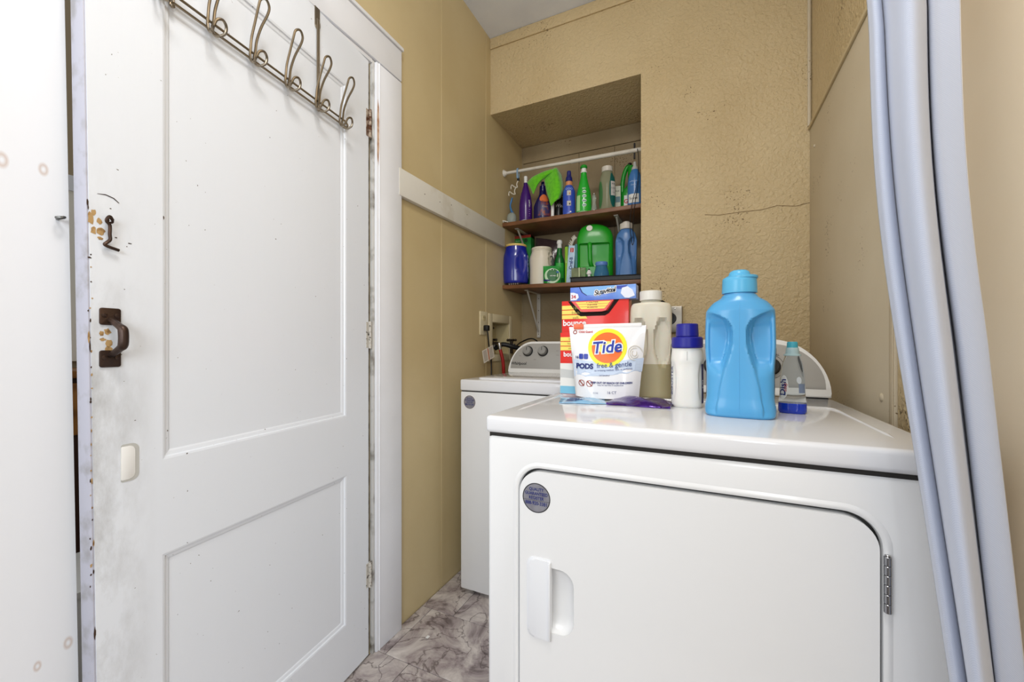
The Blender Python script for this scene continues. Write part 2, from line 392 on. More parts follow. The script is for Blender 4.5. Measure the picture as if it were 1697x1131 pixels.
# ------------------------------------------------------------------ the room
XL, XR, YB, YN, ZC = -1.04, .388, 1.938, 2.358, 2.718      # left wall, right wall, back wall, alcove back, ceiling
NX, NZ = -.258, 2.310                                      # alcove right side and lintel
def cellwall(name, a0, a1, b0, b1, holes, fr, m, th, parent=None):
    """wall in (a,b) with rectangular holes; fr(a0,a1,b0,b1)->box extents"""
    A = sorted({a0, a1, *[h[0] for h in holes], *[h[1] for h in holes]}); B = sorted({b0, b1, *[h[2] for h in holes], *[h[3] for h in holes]})
    bm = bmesh.new()
    for i in range(len(A) - 1):
        for j in range(len(B) - 1):
            ca, cb = (A[i] + A[i + 1]) / 2, (B[j] + B[j + 1]) / 2
            if any(h[0] < ca < h[1] and h[2] < cb < h[3] for h in holes): continue
            bm_box(bm, *fr(A[i], A[i + 1], B[j], B[j + 1]))
    bmesh.ops.remove_doubles(bm, verts=bm.verts, dist=1e-5)
    cnt = {}
    for f in bm.faces:
        k = tuple(sorted(v.index for v in f.verts)); cnt.setdefault(k, []).append(f)
    bm.verts.index_update()
    cnt = {}
    for f in bm.faces: cnt.setdefault(tuple(sorted(v.index for v in f.verts)), []).append(f)
    dead = [f for L in cnt.values() if len(L) > 1 for f in L]
    if dead: bmesh.ops.delete(bm, geom=dead, context='FACES_ONLY')
    return tag(bm_obj(name, bm, m, parent, False), kind='structure')

BOXY0, BOXY1, BOXZ0, BOXZ1 = yu(815, XL), yu(842.6, XL), 1.012, 1.190     # washer outlet box opening
wl = cellwall('wall_left', -.5, YN + .05, -.05, ZC, [(.27, 1.058, -.05, 2.045), (BOXY0, BOXY1, BOXZ0, BOXZ1)],
              lambda a, b, c, d: (XL - .10, XL, a, b, c, d), M_WALLL, .1)
# vertical seam battens in the panelling
for u in (733, 806):
    y = yu(u, XL)
    o = box('seam_strip', XL, XL + .0022, y - .009, y + .009, 0, 1.615, M_WALLL, wl, .001, 1)
    box('seam_strip', XL, XL + .0022, y - .009, y + .009, 1.73, ZC - .01, M_WALLL, wl, .001, 1)
wb = bmesh.new(); bm_box(wb, NX, XR + .1, YB, YN + .06, -.05, ZC); bm_box(wb, XL, NX, YB, YN + .06, NZ, ZC)
wb = tag(bm_obj('wall_back', wb, M_WALLB, None, False), kind='structure')
# crack running across the textured plaster
cz = zv(340, .38, YB)
tube('crack', [(xu(u, YB - .0), YB - .0004, zv(v, xu(u, YB), YB)) for u, v in ((1168, 356), (1190, 357), (1225, 352), (1262, 348), (1288, 341), (1318, 342), (1342, 336))], .0011, mat('crack_shadow_paint', (120, 94, 60), .7), wb, 5)
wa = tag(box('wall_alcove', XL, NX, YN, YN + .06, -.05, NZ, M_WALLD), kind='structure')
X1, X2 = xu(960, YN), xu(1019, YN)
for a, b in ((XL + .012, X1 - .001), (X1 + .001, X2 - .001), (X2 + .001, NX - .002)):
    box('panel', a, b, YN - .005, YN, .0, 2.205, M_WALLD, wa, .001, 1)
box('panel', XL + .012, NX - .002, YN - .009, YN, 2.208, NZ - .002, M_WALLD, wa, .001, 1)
wr = tag(box('wall_right', XR, XR + .1, -.5, YB, -.05, ZC, M_WALLN), kind='structure')
EDGE = yu(1491, XR)
box('upper_panel', XR - .004, XR, EDGE - .5, YB, 1.925, ZC - .001, M_WALLB, wr)
box('panel', XR - .010, XR, EDGE, YB - .001, 0, 1.905, M_WALLR, wr, .0015)
box('panel', XR - .005, XR, .98, EDGE - .004, 0, 1.905, M_WALLB, wr, .001)
box('edge_strip', XR - .0125, XR - .010, EDGE, EDGE + .018, 0, 1.905, mat('pale_strip', (196, 182, 156), .5), wr, .001)
box('panel_cap', XR - .016, XR, .80, YB - .001, 1.907, 1.921, mat('cap_paint', (206, 188, 150), .45), wr, .003)
for u, v in ((1461, 659), (1350, 242)):
    y = yu(u, XR - .01); z = zv(v, XR - .01, y); o = Loft([(0, .0105, .0105), (.002, .0095, .0095), (.004, .005, .005)]).mesh('screw_cover', M_WALLR, wr, 16)
    if u == 1350: o.scale = (.6, .6, 1)
    o.location = (XR - .010, y, z); o.rotation_euler = (0, -pi / 2, 0)
tag(tube('trim_3', [(XR - .012, YB - .004, z) for z in (1.922, 2.3, ZC)], .006, M_WALLR, None, 8), kind='structure')
tag(box('trim_2', XL + .001, XR - .013, YB - .008, YB, 2.660, ZC - .001, M_WALLB, None, .002), kind='structure')
tag(box('ceiling', XL - .1, XR + .1, -.9, YN + .06, ZC, ZC + .05, M_CEIL), kind='structure')
# floor: base plus vinyl tiles
fl = tag(box('floor', -2.9, XR + .1, -1.6, YN + .06, -.06, -.0036, mat('floor_base', (70, 60, 56), .8)), kind='structure')
TM = {}
def tile(x0, x1, y0, y1):
    w, h = round(x1 - x0, 3), round(y1 - y0, 3)
    if w < .01: return
    if (w, h) not in TM:
        b = bmesh.new(); bm_box(b, -w / 2, w / 2, -h / 2, h / 2, 0, .0035, .0008, 1)
        me = bpy.data.meshes.new('tile'); bm_ = b; bmesh.ops.recalc_face_normals(bm_, faces=bm_.faces); bm_.to_mesh(me); bm_.free(); me.materials.append(M_TILE); TM[(w, h)] = me
    o = bpy.data.objects.new('tile', TM[(w, h)]); COL.objects.link(o); o.parent = fl; o.location = ((x0 + x1) / 2, (y0 + y1) / 2, -.0035)
RH, TWD = .265, .53
for r in range(-4, 5):
    y0 = 1.079 + r * RH; off = (-.99, -.888)[r % 2]
    xs = sorted([x for x in [off + k * TWD for k in range(-2, 5)] if XL + .01 < x < XR - .01]); xs = [XL + .002] + xs + [XR - .002]
    for i in range(len(xs) - 1): tile(xs[i] + .0008, xs[i + 1] - .0008, y0 + .0008, min(y0 + RH - .0008, YN))
tag(box('paper_scrap', -.912, -.902, 1.20, 1.214, .0001, .0008, M_PLWHITE), 'tiny white paper scrap lying on the marbled floor in front of the washer', 'scrap')

# chair rail on the left wall
RZ0, RZ1 = 1.622, 1.724
cr = tag(box('trim_1', XL, XL + .022, 1.185, 2.070, RZ0, RZ1, M_RAIL, None, .002), kind='structure')
for u, v in ((704, 322), (729, 335), (748, 340), (774, 356)):
    y = yu(u, XL + .022); cyl('nail_head', .0022, 0, .0012, M_CHIPD, cr, bev=.0003, n=8).matrix_local = Matrix.Translation((XL + .0215, y, zv(v, XL + .022, y))) @ Matrix.Rotation(pi / 2, 4, 'Y')

# door casing (frame): the room-side boards, jamb and stop
dj = thing('trim_4', None, None); tag(dj, kind='structure')
CX = XL + .020
box('side_casing', XL, CX, 1.070, 1.200, 0, 2.045, M_TRIM, dj, .003)
box('head_casing', XL, CX, .20, 1.200, 2.049, 2.162, M_TRIM, dj, .003)
box('head_cap', XL, CX + .006, .20, 1.206, 2.163, 2.176, M_TRIM, dj, .003)
box('jamb', XL - .10, XL + .012, 1.0585, 1.069, 0, 2.045, mat('grimy_jamb_paint', (206, 206, 204), .5, bump=(60, .3, .002), vary=(16, (110, 104, 94), .52, .72)), dj, .001)
box('head_jamb', XL - .10, XL + .012, .336, 1.058, 2.034, 2.0485, M_TRIM, dj, .001)
box('door_stop', XL - .10, XL - .052, 1.046, 1.0585, 0, 2.033, M_TRIM, dj, .001)
rs = []
rnd = random.Random(5)
for k in range(16):
    a_ = 2 * pi * k / 16; rs.append((CX + .0004, 1.0765 + (.0045 + rnd.random() * .002) * cos(a_), 1.80 + (.10 + rnd.random() * .03) * sin(a_)))
mk('rust_stain', rs, [tuple(range(16))], mat('rust_stained_paint', (206, 176, 150), .6, vary=(40, (160, 110, 74), .45, .7)), dj, False)
box('bead', CX, CX + .003, 1.082, 1.0835, .0, 2.045, M_TRIM, dj)
# near jamb board: leans a little, knots show through the paint
def near_board():
    m = mat('white_knotty_board', (228, 230, 235), .45, bump=(26, .12, .002)); n, l, b = nodes_of(m)
    tc = [x for x in n if x.type == 'TEX_COORD'][0]; prev = None
    y0 = yu(72, XL + .02)
    spots = [(yu(72, XL + .02), zv(281, XL + .02, yu(72, XL + .02)), .010), (yu(3, XL + .02), zv(265, XL + .02, yu(3, XL + .02)), .012), (yu(62, XL + .02), zv(1105, XL + .02, yu(62, XL + .02)), .008), (yu(113, XL + .02), zv(1066, XL + .02, yu(113, XL + .02)), .010)]
    cur = None
    for (y, z, r) in spots:
        d = n.new('ShaderNodeVectorMath'); d.operation = 'SUBTRACT'; d.inputs[1].default_value = (XL + .02, y, z); l.new(tc.outputs['Object'], d.inputs[0])
        s = n.new('ShaderNodeVectorMath'); s.operation = 'MULTIPLY'; s.inputs[1].default_value = (0, 1 / (r * .55), 1 / r); l.new(d.outputs[0], s.inputs[0])
        L = n.new('ShaderNodeVectorMath'); L.operation = 'LENGTH'; l.new(s.outputs[0], L.inputs[0])
        a = n.new('ShaderNodeMath'); a.operation = 'SUBTRACT'; a.inputs[1].default_value = .75; l.new(L.outputs['Value'], a.inputs[0])
        ab = n.new('ShaderNodeMath'); ab.operation = 'ABSOLUTE'; l.new(a.outputs[0], ab.inputs[0])
        mr = n.new('ShaderNodeMapRange'); mr.inputs[1].default_value = 0; mr.inputs[2].default_value = .55; mr.inputs[3].default_value = .5; mr.inputs[4].default_value = 0; l.new(ab.outputs[0], mr.inputs[0])
        if cur is None: cur = mr.outputs[0]
        else:
            mm = n.new('ShaderNodeMath'); mm.operation = 'MAXIMUM'; l.new(cur, mm.inputs[0]); l.new(mr.outputs[0], mm.inputs[1]); cur = mm.outputs[0]
    mx = n.new('ShaderNodeMix'); mx.data_type = 'RGBA'; mx.inputs[6].default_value = rgb(228, 230, 235); mx.inputs[7].default_value = rgb(176, 140, 110)
    l.new(cur, mx.inputs[0]); l.new(mx.outputs[2], b.inputs['Base Color'])
    return m
nb = thing('trim_5', None, None); tag(nb, kind='structure')
def ledge(u): return yu(u, XL + .02)
yt, yb = ledge(107), ledge(130)
zt, zb = zv(0, XL + .02, yt), zv(1131, XL + .02, yb)
sl = (yb - yt) / (zb - zt)
def yedge(z): return yt + (z - zt) * sl
V = []
for z in (0, 2.045):
    for x in (XL - .0, XL + .02):
        for y in (-.5, yedge(z)): V.append((x, y, z))
mk('board', V, [(0, 1, 3, 2), (4, 6, 7, 5), (0, 4, 5, 1), (2, 3, 7, 6), (1, 5, 7, 3), (0, 2, 6, 4)], near_board(), nb, False)
V = []
for z in (0, 2.045):
    for x in (XL - .10, XL - .001):
        for y in (yedge(z) - .02, yedge(z) + .004): V.append((x, y, z))
mk('jamb', V, [(0, 1, 3, 2), (4, 6, 7, 5), (0, 4, 5, 1), (2, 3, 7, 6), (1, 5, 7, 3), (0, 2, 6, 4)], mat('worn_jamb_paint', (186, 176, 160), .6, vary=(20, (150, 134, 112), .5, .7)), nb, False)
sy = yu(95, XL + .02); sz = zv(363, XL + .02, sy)
tube('screw_eye', smoothpts([(XL + .02, sy, sz), (XL + .027, sy, sz), (XL + .034, sy + .004, sz + .002), (XL + .041, sy + .001, sz), (XL + .038, sy - .005, sz - .001), (XL + .030, sy - .004, sz)], 4), .0026, mat('dull_zinc', (110, 110, 108), .4, metal=.9), nb, 6)

# ------------------------------------------------------------------ the open panelled door (local x runs from hinge to free edge, -y is the face we see)
DA = radians(6.6)
door = thing('door_1', None, None, (XL + .010, 1.042, 0)); tag(door, kind='structure')
# local frame: x axis -> (sin,-cos) direction towards camera; local -y faces +X world
door.rotation_euler = (0, 0, -pi / 2 + DA)
# local y positive -> world +x side after rotation; build so that +y is the visible face
DW, DT = .728, .036
def edge_lean(bm):
    for v in bm.verts:
        if v.co.x > .70: v.co.x += .013 * (v.co.z - 1.06)
def D(u, v):
    """photo point on the door face -> local s, z"""
    t = (u - 848.5) / FPX; hx, hy = XL + .010, 1.042; dx, dy = sin(DA), -cos(DA)
    s = (t * dep(hx, hy) - (RX * hx + RY * hy)) / (RX * dx + RY * dy - t * (FX * dx + FY * dy))
    return s, zv(v, hx + dx * s, hy + dy * s)
P1 = (.1066, .617, .838, 1.885); P2 = (.1066, .612, .179, .652)
def door_leaf():
    holes = [P1, P2]; A = [0, .1066, .612, .617, DW]; B = [.010, P2[2], P2[3], P1[2], P1[3], 2.030]
    bm = bmesh.new()
    # frame pieces: two stiles and three rails of one welded painted leaf
    bm_box(bm, 0, .1066, -DT, 0, .01, 2.03); bm_box(bm, .617, DW - .003, -DT, 0, .01, 2.03)
    bm_box(bm, .1066, .617, -DT, 0, .01, P2[2]); bm_box(bm, .1066, .617, -DT, 0, P2[3], P1[2]); bm_box(bm, .1066, .617, -DT, 0, P1[3], 2.03)
    edge_lean(bm)
    return bm_obj('leaf', bm, M_DOOR, door, False)
leaf = door_leaf()
eb = bmesh.new(); bm_box(eb, DW - .004, DW, -DT, -.001, .01, 2.03, .0015); edge_lean(eb)
bm_obj('edge_bead', eb, mat('grey_door_edge', (176, 176, 188), .5, vary=(25, (150, 148, 152), .5, .7)), door)
for (a, b, c, d) in (P1, P2):
    e = .617
    box('panel', a + .004, e - .004, -.022, -.008, c + .004, d - .004, M_DOOR, door)
    # sloped moulding around the panel
    V = []; F = []
    for (k, yy) in ((0, -.0002), (.004, -.0012), (.006, -.0045), (.013, -.006), (.017, -.0085)):
        V += [(a + k, yy, c + k), (e - k, yy, c + k), (e - k, yy, d - k), (a + k, yy, d - k)]
    for r in range(4):
        for k in range(4): q = (k + 1) % 4; F.append((r * 4 + k, r * 4 + q, r * 4 + 4 + q, r * 4 + 4 + k))
    mk('moulding', V, F, M_DOOR, door, False)
# pull handle
s0, zt_ = D(182, 512); _, zb_ = D(182, 608)
pull = thing('pull_handle', None, None); pull.parent = door
pw = .0150
for zc_ in (zt_ - .014, zb_ + .014):
    prism('mount_plate', rrect(pw * 2, .030, .004, 4, s0, zc_), .003, M_BRONZE, pull, lambda a, b, c: (a, c, b), .001)
    for k in (-1, 1):
        o = Loft([(0, .0042, .0042), (.0012, .004, .004), (.002, .002, .002)]).mesh('screw', M_BRONZE, pull, 12); o.location = (s0 + k * .009, .003, zc_ + .002); o.rotation_euler = (-pi / 2, 0, 0)
zm = (zt_ + zb_) / 2; hh = (zt_ - zb_) / 2
tube('grip', [(s0, .002, zm + hh - .020), (s0, .012, zm + hh - .024), (s0 - .001, .026, zm + hh - .032), (s0 - .002, .033, zm + .012), (s0 - .002, .033, zm - .012), (s0 - .001, .026, zm - hh + .032), (s0, .012, zm - hh + .024), (s0, .002, zm - hh + .020)], [.0050, .0052, .0058, .0075, .0075, .0058, .0052, .0050], M_BRONZE, pull, 12, sm=5)
# hook latch
hs, hz = D(176, 368); _, hz2 = D(176, 411)
latch = thing('hook_latch', None, None); latch.parent = door
tube('eye', [(hs, .0, hz), (hs, .006, hz + .002), (hs + .004, .010, hz + .004), (hs, .013, hz + .006), (hs - .004, .010, hz), (hs, .006, hz - .003)], .0019, M_BRONZE, latch, 8, sm=4)
tube('hook', [(hs - .004, .010, hz + .003), (hs + .001, .012, hz + .008), (hs + .005, .011, hz), (hs, .010, hz - .007), (hs - .0005, .009, hz - .022), (hs - .001, .009, hz2 + .014), (hs + .003, .008, hz2 + .008), (hs + .006, .008, hz2 + .004), (hs, .008, hz2 + .001), (hs - .014, .008, hz2 - .002)], .0027, M_BRONZE, latch, 8, sm=5)
# routed keyhole patch
ps, pz = D(212, 767); _, p1 = D(212, 740); _, p0 = D(212, 795)
prism('keyhole_patch', rrect(.021, p1 - p0, (.002, .009, .009, .002), 6, ps, pz), .0012, mat('white_filler', (240, 240, 238), .4), door, lambda a, b, c: (a, c + .0002, b), .0005)
prism('keyhole_recess', rrect(.028, (p1 - p0) + .008, (.004, .012, .012, .004), 6, ps - .003, pz), .0006, mat('grey_recess', (188, 188, 184), .6), door, lambda a, b, c: (a, c, b))
# hinges
for k, (v0, v1, mm) in enumerate(((183, 230, M_RUST), (533, 578, M_HINGEW), (930, 972, M_HINGEW))):
    d0 = dep(XL + .01, 1.05); z1_, z0_ = HC + (573 - v0) / FPX * d0, HC + (573 - v1) / FPX * d0
    h = bmesh.new(); q = (z1_ - z0_) / 5
    for i in range(5): bm_tube(h, [(-.004, .004, z0_ + i * q + .0006), (-.004, .004, z0_ + (i + 1) * q - .0006)], .0052, 10)
    bm_box(h, -.003, .012, -.001, .0014, z0_ + .003, z1_ - .003)
    bm_obj('hinge', h, mm, door)
# chipped paint: bare wood and dark flecks
def chip(s, z, w, h, m, k=0, seed=0):
    r = random.Random(seed); P = []
    for i in range(11):
        a = 2 * pi * i / 11; q = .7 + r.random() * .5; P.append((s + w * q * cos(a + k), z + h * q * sin(a + k)))
    return mk('paint_chip', [(p[0], .0004 + k * 0, p[1]) for p in P], [tuple(range(11))], m, door, False)
sd = 0
for (u, v, w, h, m) in ((150, 362, .004, .012, M_CHIP), (155, 352, .003, .006, M_CHIP), (155, 382, .004, .007, M_CHIP), (164, 366, .004, .006, M_CHIP), (167, 384, .006, .006, M_CHIP), (166, 395, .004, .003, M_CHIP),
                        (168, 553, .004, .005, M_CHIP), (178, 550, .005, .006, M_CHIP), (170, 563, .005, .003, M_CHIP), (180, 570, .005, .008, M_CHIP), (180, 580, .006, .006, M_CHIP),
                        (145, 335, .0015, .006, M_CHIPD), (146, 344, .001, .004, M_CHIPD), (148, 427, .003, .0015, M_CHIPD), (192, 394, .002, .001, M_CHIPD), (183, 346, .0015, .001, M_CHIPD), (215, 404, .003, .001, M_CHIPD), (210, 409, .001, .001, M_CHIPD),
                        (147, 560, .0015, .012, M_CHIP), (149, 575, .001, .010, M_CHIPD), (271, 361, .001, .004, M_CHIPD), (146, 515, .001, .002, M_CHIPD), (200, 588, .002, .001, M_CHIPD), (208, 550, .0015, .001, M_CHIPD), (206, 562, .0012, .001, M_CHIPD), (157, 1050, .0015, .012, M_CHIPD), (155, 948, .001, .004, M_CHIPD), (150, 662, .0012, .004, M_CHIPD), (152, 798, .0012, .006, M_CHIP), (155, 900, .0012, .006, M_CHIP), (447, 228, .0012, .0012, M_CHIPD)):
    s, z = D(u, v); sd += 1; chip(s, z, w, h, m, 0, sd)
for i in range(26):
    u = 149 + random.random() * 4; v = 420 + i * 22 + random.random() * 14; s, z = D(u, v); sd += 1; chip(s, z, .0008 + random.random() * .0008, .001 + random.random() * .003, random.choice((M_CHIPD, M_CHIP)), 0, sd)
tube('scratch', [(D(161, 321)[0], .0005, D(161, 321)[1]), (D(175, 323)[0], .0005, D(175, 323)[1]), (D(188, 329)[0], .0005, D(188, 329)[1]), (D(197, 337)[0], .0005, D(197, 337)[1])], [.0003, .0008, .0009, .0006], M_CHIPD, door, 5)
# dirt streak line in the hinge gap
box('gap_grime', -.0075, -.0015, -.012, -.002, .02, 2.02, mat('hinge_gap_grime', (120, 114, 104), .8, bump=(90, .5, .003), vary=(30, (60, 54, 46), .45, .6)), door)
del leaf

# ------------------------------------------------------------------ over-door hook rack
rack = thing('hook_rack', 'brushed metal wire over-door rack with looped coat hooks hanging on white door', 'hook rack', door.location, door.rotation_euler[2])
RZ = 1.745
tube('rail', [(.115, .006, RZ), (.72, .006, RZ)], .0028, M_STEEL, rack, 8)
tube('rail', [(.115, .006, RZ + .017), (.72, .006, RZ + .017)], .0028, M_STEEL, rack, 8)
tube('rail_end', [(.115, .006, RZ), (.108, .006, RZ + .0085), (.115, .006, RZ + .017)], .0028, M_STEEL, rack, 8, sm=4)
hb = bmesh.new()
loop = [(-.005, .009, .006), (-.006, .012, .020), (-.0065, .016, .045), (-.008, .028, .075), (-.012, .044, .105), (-.011, .050, .121), (0, .053, .129), (.011, .050, .121), (.012, .044, .105), (.008, .028, .075), (.0065, .016, .045), (.006, .012, .020), (.005, .009, .006)]
bm_tube(hb, smoothpts(loop, 5), .0029, 8)
for sg in (-1, 1):
    bm_tube(hb, smoothpts([(sg * .005, .009, .006), (sg * .005, .011, -.006), (sg * .006, .018, -.014), (sg * .009, .028, -.016)], 5), .0029, 8)
bm_tube(hb, smoothpts([(.009, .028, -.016), (.012, .038, -.010), (.010, .044, .002), (0, .047, .008), (-.010, .044, .002), (-.012, .038, -.010), (-.009, .028, -.016)], 5), .0029, 8)
hook0 = bm_obj('hook', hb, M_STEEL, rack)
hs_ = [D(u, 0)[0] for u in (560, 521, 471, 413, 343)]
hook0.location = (hs_[0] - .002, 0, RZ)
for s in hs_[1:] + [hs_[4] + (hs_[4] - hs_[3])]: copy_part(hook0, rack, (s, 0, RZ))
for s in (D(525, 0)[0], D(282, 0)[0]):
    for k in (-1, 1): tube('strap_wire', [(s + k * .003, .005, RZ - .008), (s + k * .003, .005, 1.998)], .0022, M_STEEL, rack, 8)
    boxes('strap', [(s - .009, s + .009, .0008, .0026, 1.985, 2.032), (s - .009, s + .009, -DT - .002, .0026, 2.0305, 2.0325), (s - .009, s + .009, -DT - .0025, -DT - .0008, 1.99, 2.0325)], M_STEEL, rack)
    prism('strap_tip', disc_poly(s, 1.985, .0095, .016), .003, M_STEEL, rack, lambda a, b, c: (a, c + .001, b), .001)
    cyl('rivet', .004, 0, .006, M_STEEL, rack, bev=.001, n=12).matrix_local = Matrix.Translation((s, .004, RZ - .008)) @ Matrix.Rotation(-pi / 2, 4, 'X')

# ------------------------------------------------------------------ room seen through the gap behind the door
tag(box('wall_far', -2.75, -2.65, -.6, 3.0, -.05, 2.75, mat('far_beige', (168, 150, 122), .7)), kind='structure')
fw = thing('window_1', None, None); tag(fw, kind='structure')
fy0 = .5
box('window_frame', -2.65, -2.61, .45, 1.25, 1.77, 1.84, M_TRIM, fw); box('pane', -2.65, -2.62, .50, 1.20, .99, 1.77, mat('cream_pane', (244, 240, 230), .3), fw)
for yy in (.62, .86, 1.10): box('mullion', -2.62, -2.60, yy, yy + .02, .99, 1.77, M_TRIM, fw)
dr = thing('dresser', 'warm brown wooden dresser glimpsed through the gap behind the open door', 'dresser', (-2.45, .95, 0))
box('top', -.17, .17, -.6, .6, .93, .96, M_WOOD, dr, .004); box('body', -.16, .15, -.58, .58, .10, .93, mat('dark_wood', (58, 34, 24), .5), dr)
box('drawer', .15, .165, -.56, .56, .70, .91, M_WOOD, dr, .004)
for y in (-.5, .5):
    for x in (-.13, .12): cyl('leg', .02, -.003, .10, M_WOOD, dr, x, y)
for y in (-.25, .25): o = Loft([(0, .006, .006), (.01, .006, .006), (.014, .014, .014), (.022, .012, .012), (.024, .004, .004)]).mesh('knob', M_CHROME, dr, 14); o.location = (.165, y, .8); o.rotation_euler = (0, pi / 2, 0)
bs = thing('basket', 'white plastic basket low on the floor behind the door gap', 'basket', (-1.72, .58, -.003))
Loft([(0, .12, .12, 3), (.36, .15, .15, 3)]).mesh('body', M_PLWHITE, bs); Loft([(.36, .155, .155, 3), (.378, .157, .157, 3), (.38, .15, .15, 3)]).mesh('rim', M_PLWHITE, bs)


# ------------------------------------------------------------------ washer
def dials(parent, x, y, z, rz_tilt, m, r=.024, dep_=.02):
    k = Loft([(0, r * 1.12, r * 1.12), (.003, r * 1.12, r * 1.12), (.0035, r, r), (dep_ - .002, r * .92, r * .92), (dep_, r * .86, r * .86)], False).mesh('dial', m, parent, 32)
    k.location = (x, y, z); k.rotation_euler = (pi / 2 + rz_tilt, 0, 0)
    if m is not M_BLACK: Loft([(0, r * 1.2, r * 1.2), (.0055, r * 1.16, r * 1.16)], False).mesh('dial_ring', M_BLACK, k, 32)
    b = bmesh.new(); bm_box(b, -.0012, .0012, 0, r * .8, dep_, dep_ + .0008)
    p = bm_obj('pointer', b, INKB, k); return k
M_SEAL = mat('silver_sticker', (150, 150, 158), .35, metal=.35, vary=(40, (126, 124, 134), .4, .7))
def guarantee_sticker(parent, x, z, r, y, m_edge):
    fr = lambda a, b: (x + a, y - .0006, z + b)
    st = mk('sticker', [(x + r * cos(2 * pi * k / 40), y - .0003, z + r * sin(2 * pi * k / 40)) for k in range(40)], [tuple(range(40))[::-1]], M_SEAL, parent, False)
    ring_mesh('sticker_border', 0, 0, r * .96, r * 1.02, m_edge, st, fr, 40)
    for i, (t, zz, s) in enumerate((('QUALITY', .58, .24), ('GUARANTEED', .28, .24), ('REGISTER', -.02, .24), ('888-920-3381', -.38, .27))):
        text('lettering', t, r * s * 1.25, INK, st, lambda a, b, zz=zz: (x + a * .86, y - .0008, z + r * zz + b), bold=r * .006)
    flat('rule', [(-r * .95, -r * .19), (r * .95, -r * .19), (r * .95, -r * .17), (-r * .95, -r * .17)], INKB, st, fr)
    return st
def console_profile(x0, x1, z0, h, rx, side='both', n=14, c=2.0):
    P = [(x1, z0), ]
    if side in ('both', 'right'): P += [(x1 - rx + rx * cos(a * pi / 2 / n) ** (1), z0 + .012 + (h - .012) * sin(a * pi / 2 / n)) for a in range(n + 1)]
    else: P += [(x1, z0 + h)]
    if side in ('both', 'left'): P += [(x0 + rx - rx * sin(a * pi / 2 / n), z0 + .012 + (h - .012) * cos(a * pi / 2 / n)) for a in range(n + 1)]
    else: P += [(x0, z0 + h)]
    P += [(x0, z0)]
    return P
WX0, WX1, WY0, WY1 = -.942, -.262, 1.479, 2.17
wa_ = thing('washer', 'white top-load washing machine with grey knob console in the alcove corner', 'washing machine', (WX0, WY0, 0)); L_, Dp = WX1 - WX0, WY1 - WY0
box('cabinet', 0, L_, .004, Dp, .022, .866, M_ENAMEL2, wa_, .006)
for x in (.05, L_ - .05):
    for y in (.05, Dp - .05): cyl('foot', .018, 0, .024, M_BLACK, wa_, x, y)
box('seam', .004, L_ - .004, .008, Dp - .01, .864, .872, M_GROOVE, wa_)
box('top', 0, L_, 0, Dp - .12, .870, .917, M_ENAMEL, wa_, .006, 3)
prism('lid', rrect(L_ - .12, .40, .03, 6, L_ / 2, .235), .010, M_ENAMEL, wa_, lambda a, b, c: (a, b, .915 + c), .003)
prism('lid_inset', rrect(L_ - .20, .33, .05, 8, L_ / 2, .24), .002, mat('lid_shade_panel', (196, 192, 188), .12, coat=.5), wa_, lambda a, b, c: (a, b, .925 + c), .001)
# console: leaning face with curved shoulders
cy0, cz0 = yu(843.7, -.90) - WY0, .922
ch = .160
def lean(a, b, c): return (a, cy0 + .10 - c + (b - cz0) * .30, b)
cp = console_profile(.035, L_ - .03, cz0, ch, .12)
prism('console', cp, .10, M_PLWHITE, wa_, lean, .006, 3)
cp2 = console_profile(.047, L_ - .042, cz0 + .024, ch - .034, .112)
pan = prism('console_face', cp2, .0012, M_GREYPAN, wa_, lambda a, b, c: (a, cy0 - c + (b - cz0) * .30, b), .0005)
fr = lambda a, b: (a, cy0 - .0018 + (b - cz0) * .30, b)
dly = cy0
def cpos(u, v): # photo point -> console face local coordinates
    y = WY0 + cy0 + .025; x = xu(u, y); return x - WX0, zv(v, x, y) 
for u in (874, 899):
    x, z = cpos(u, 582.5); dials(wa_, x, cy0 - .001 + (z - cz0) * .30, z, -.29 + 0, M_KNOB, .023, .022)
x, z = cpos(861, 602.5)
text('lettering', 'Whirlpool', .0205, INKB, wa_, lambda a, b: fr(x + a, z + b), bold=.0003, shear=.1)
ring_mesh('logo_swoosh', x - .009, z + .0005, .0092, .0102, INKB, wa_, lambda a, b: fr(a * 1 , z + (b - z) * .55), 24)
for (u, v, w) in ((874, 571.5, .018), (899, 570, .024), (862, 590, .012), (887, 596, .014), (864, 574, .006), (886, 577, .006), (884, 584, .006), (924, 589, .014), (923, 582, .012), (897, 592.5, .012)):
    x, z = cpos(u, v); flat('print', [(x - w / 2, z - .0008), (x + w / 2, z - .0008), (x + w / 2, z + .0008), (x - w / 2, z + .0008)], mat('grey_print', (120, 116, 110), .5), wa_, fr)
guarantee_sticker(wa_, xu(777.5, WY0) - WX0, zv(667, xu(777.5, WY0), WY0), .0275, .004, mat('brown_border', (90, 64, 50), .5))

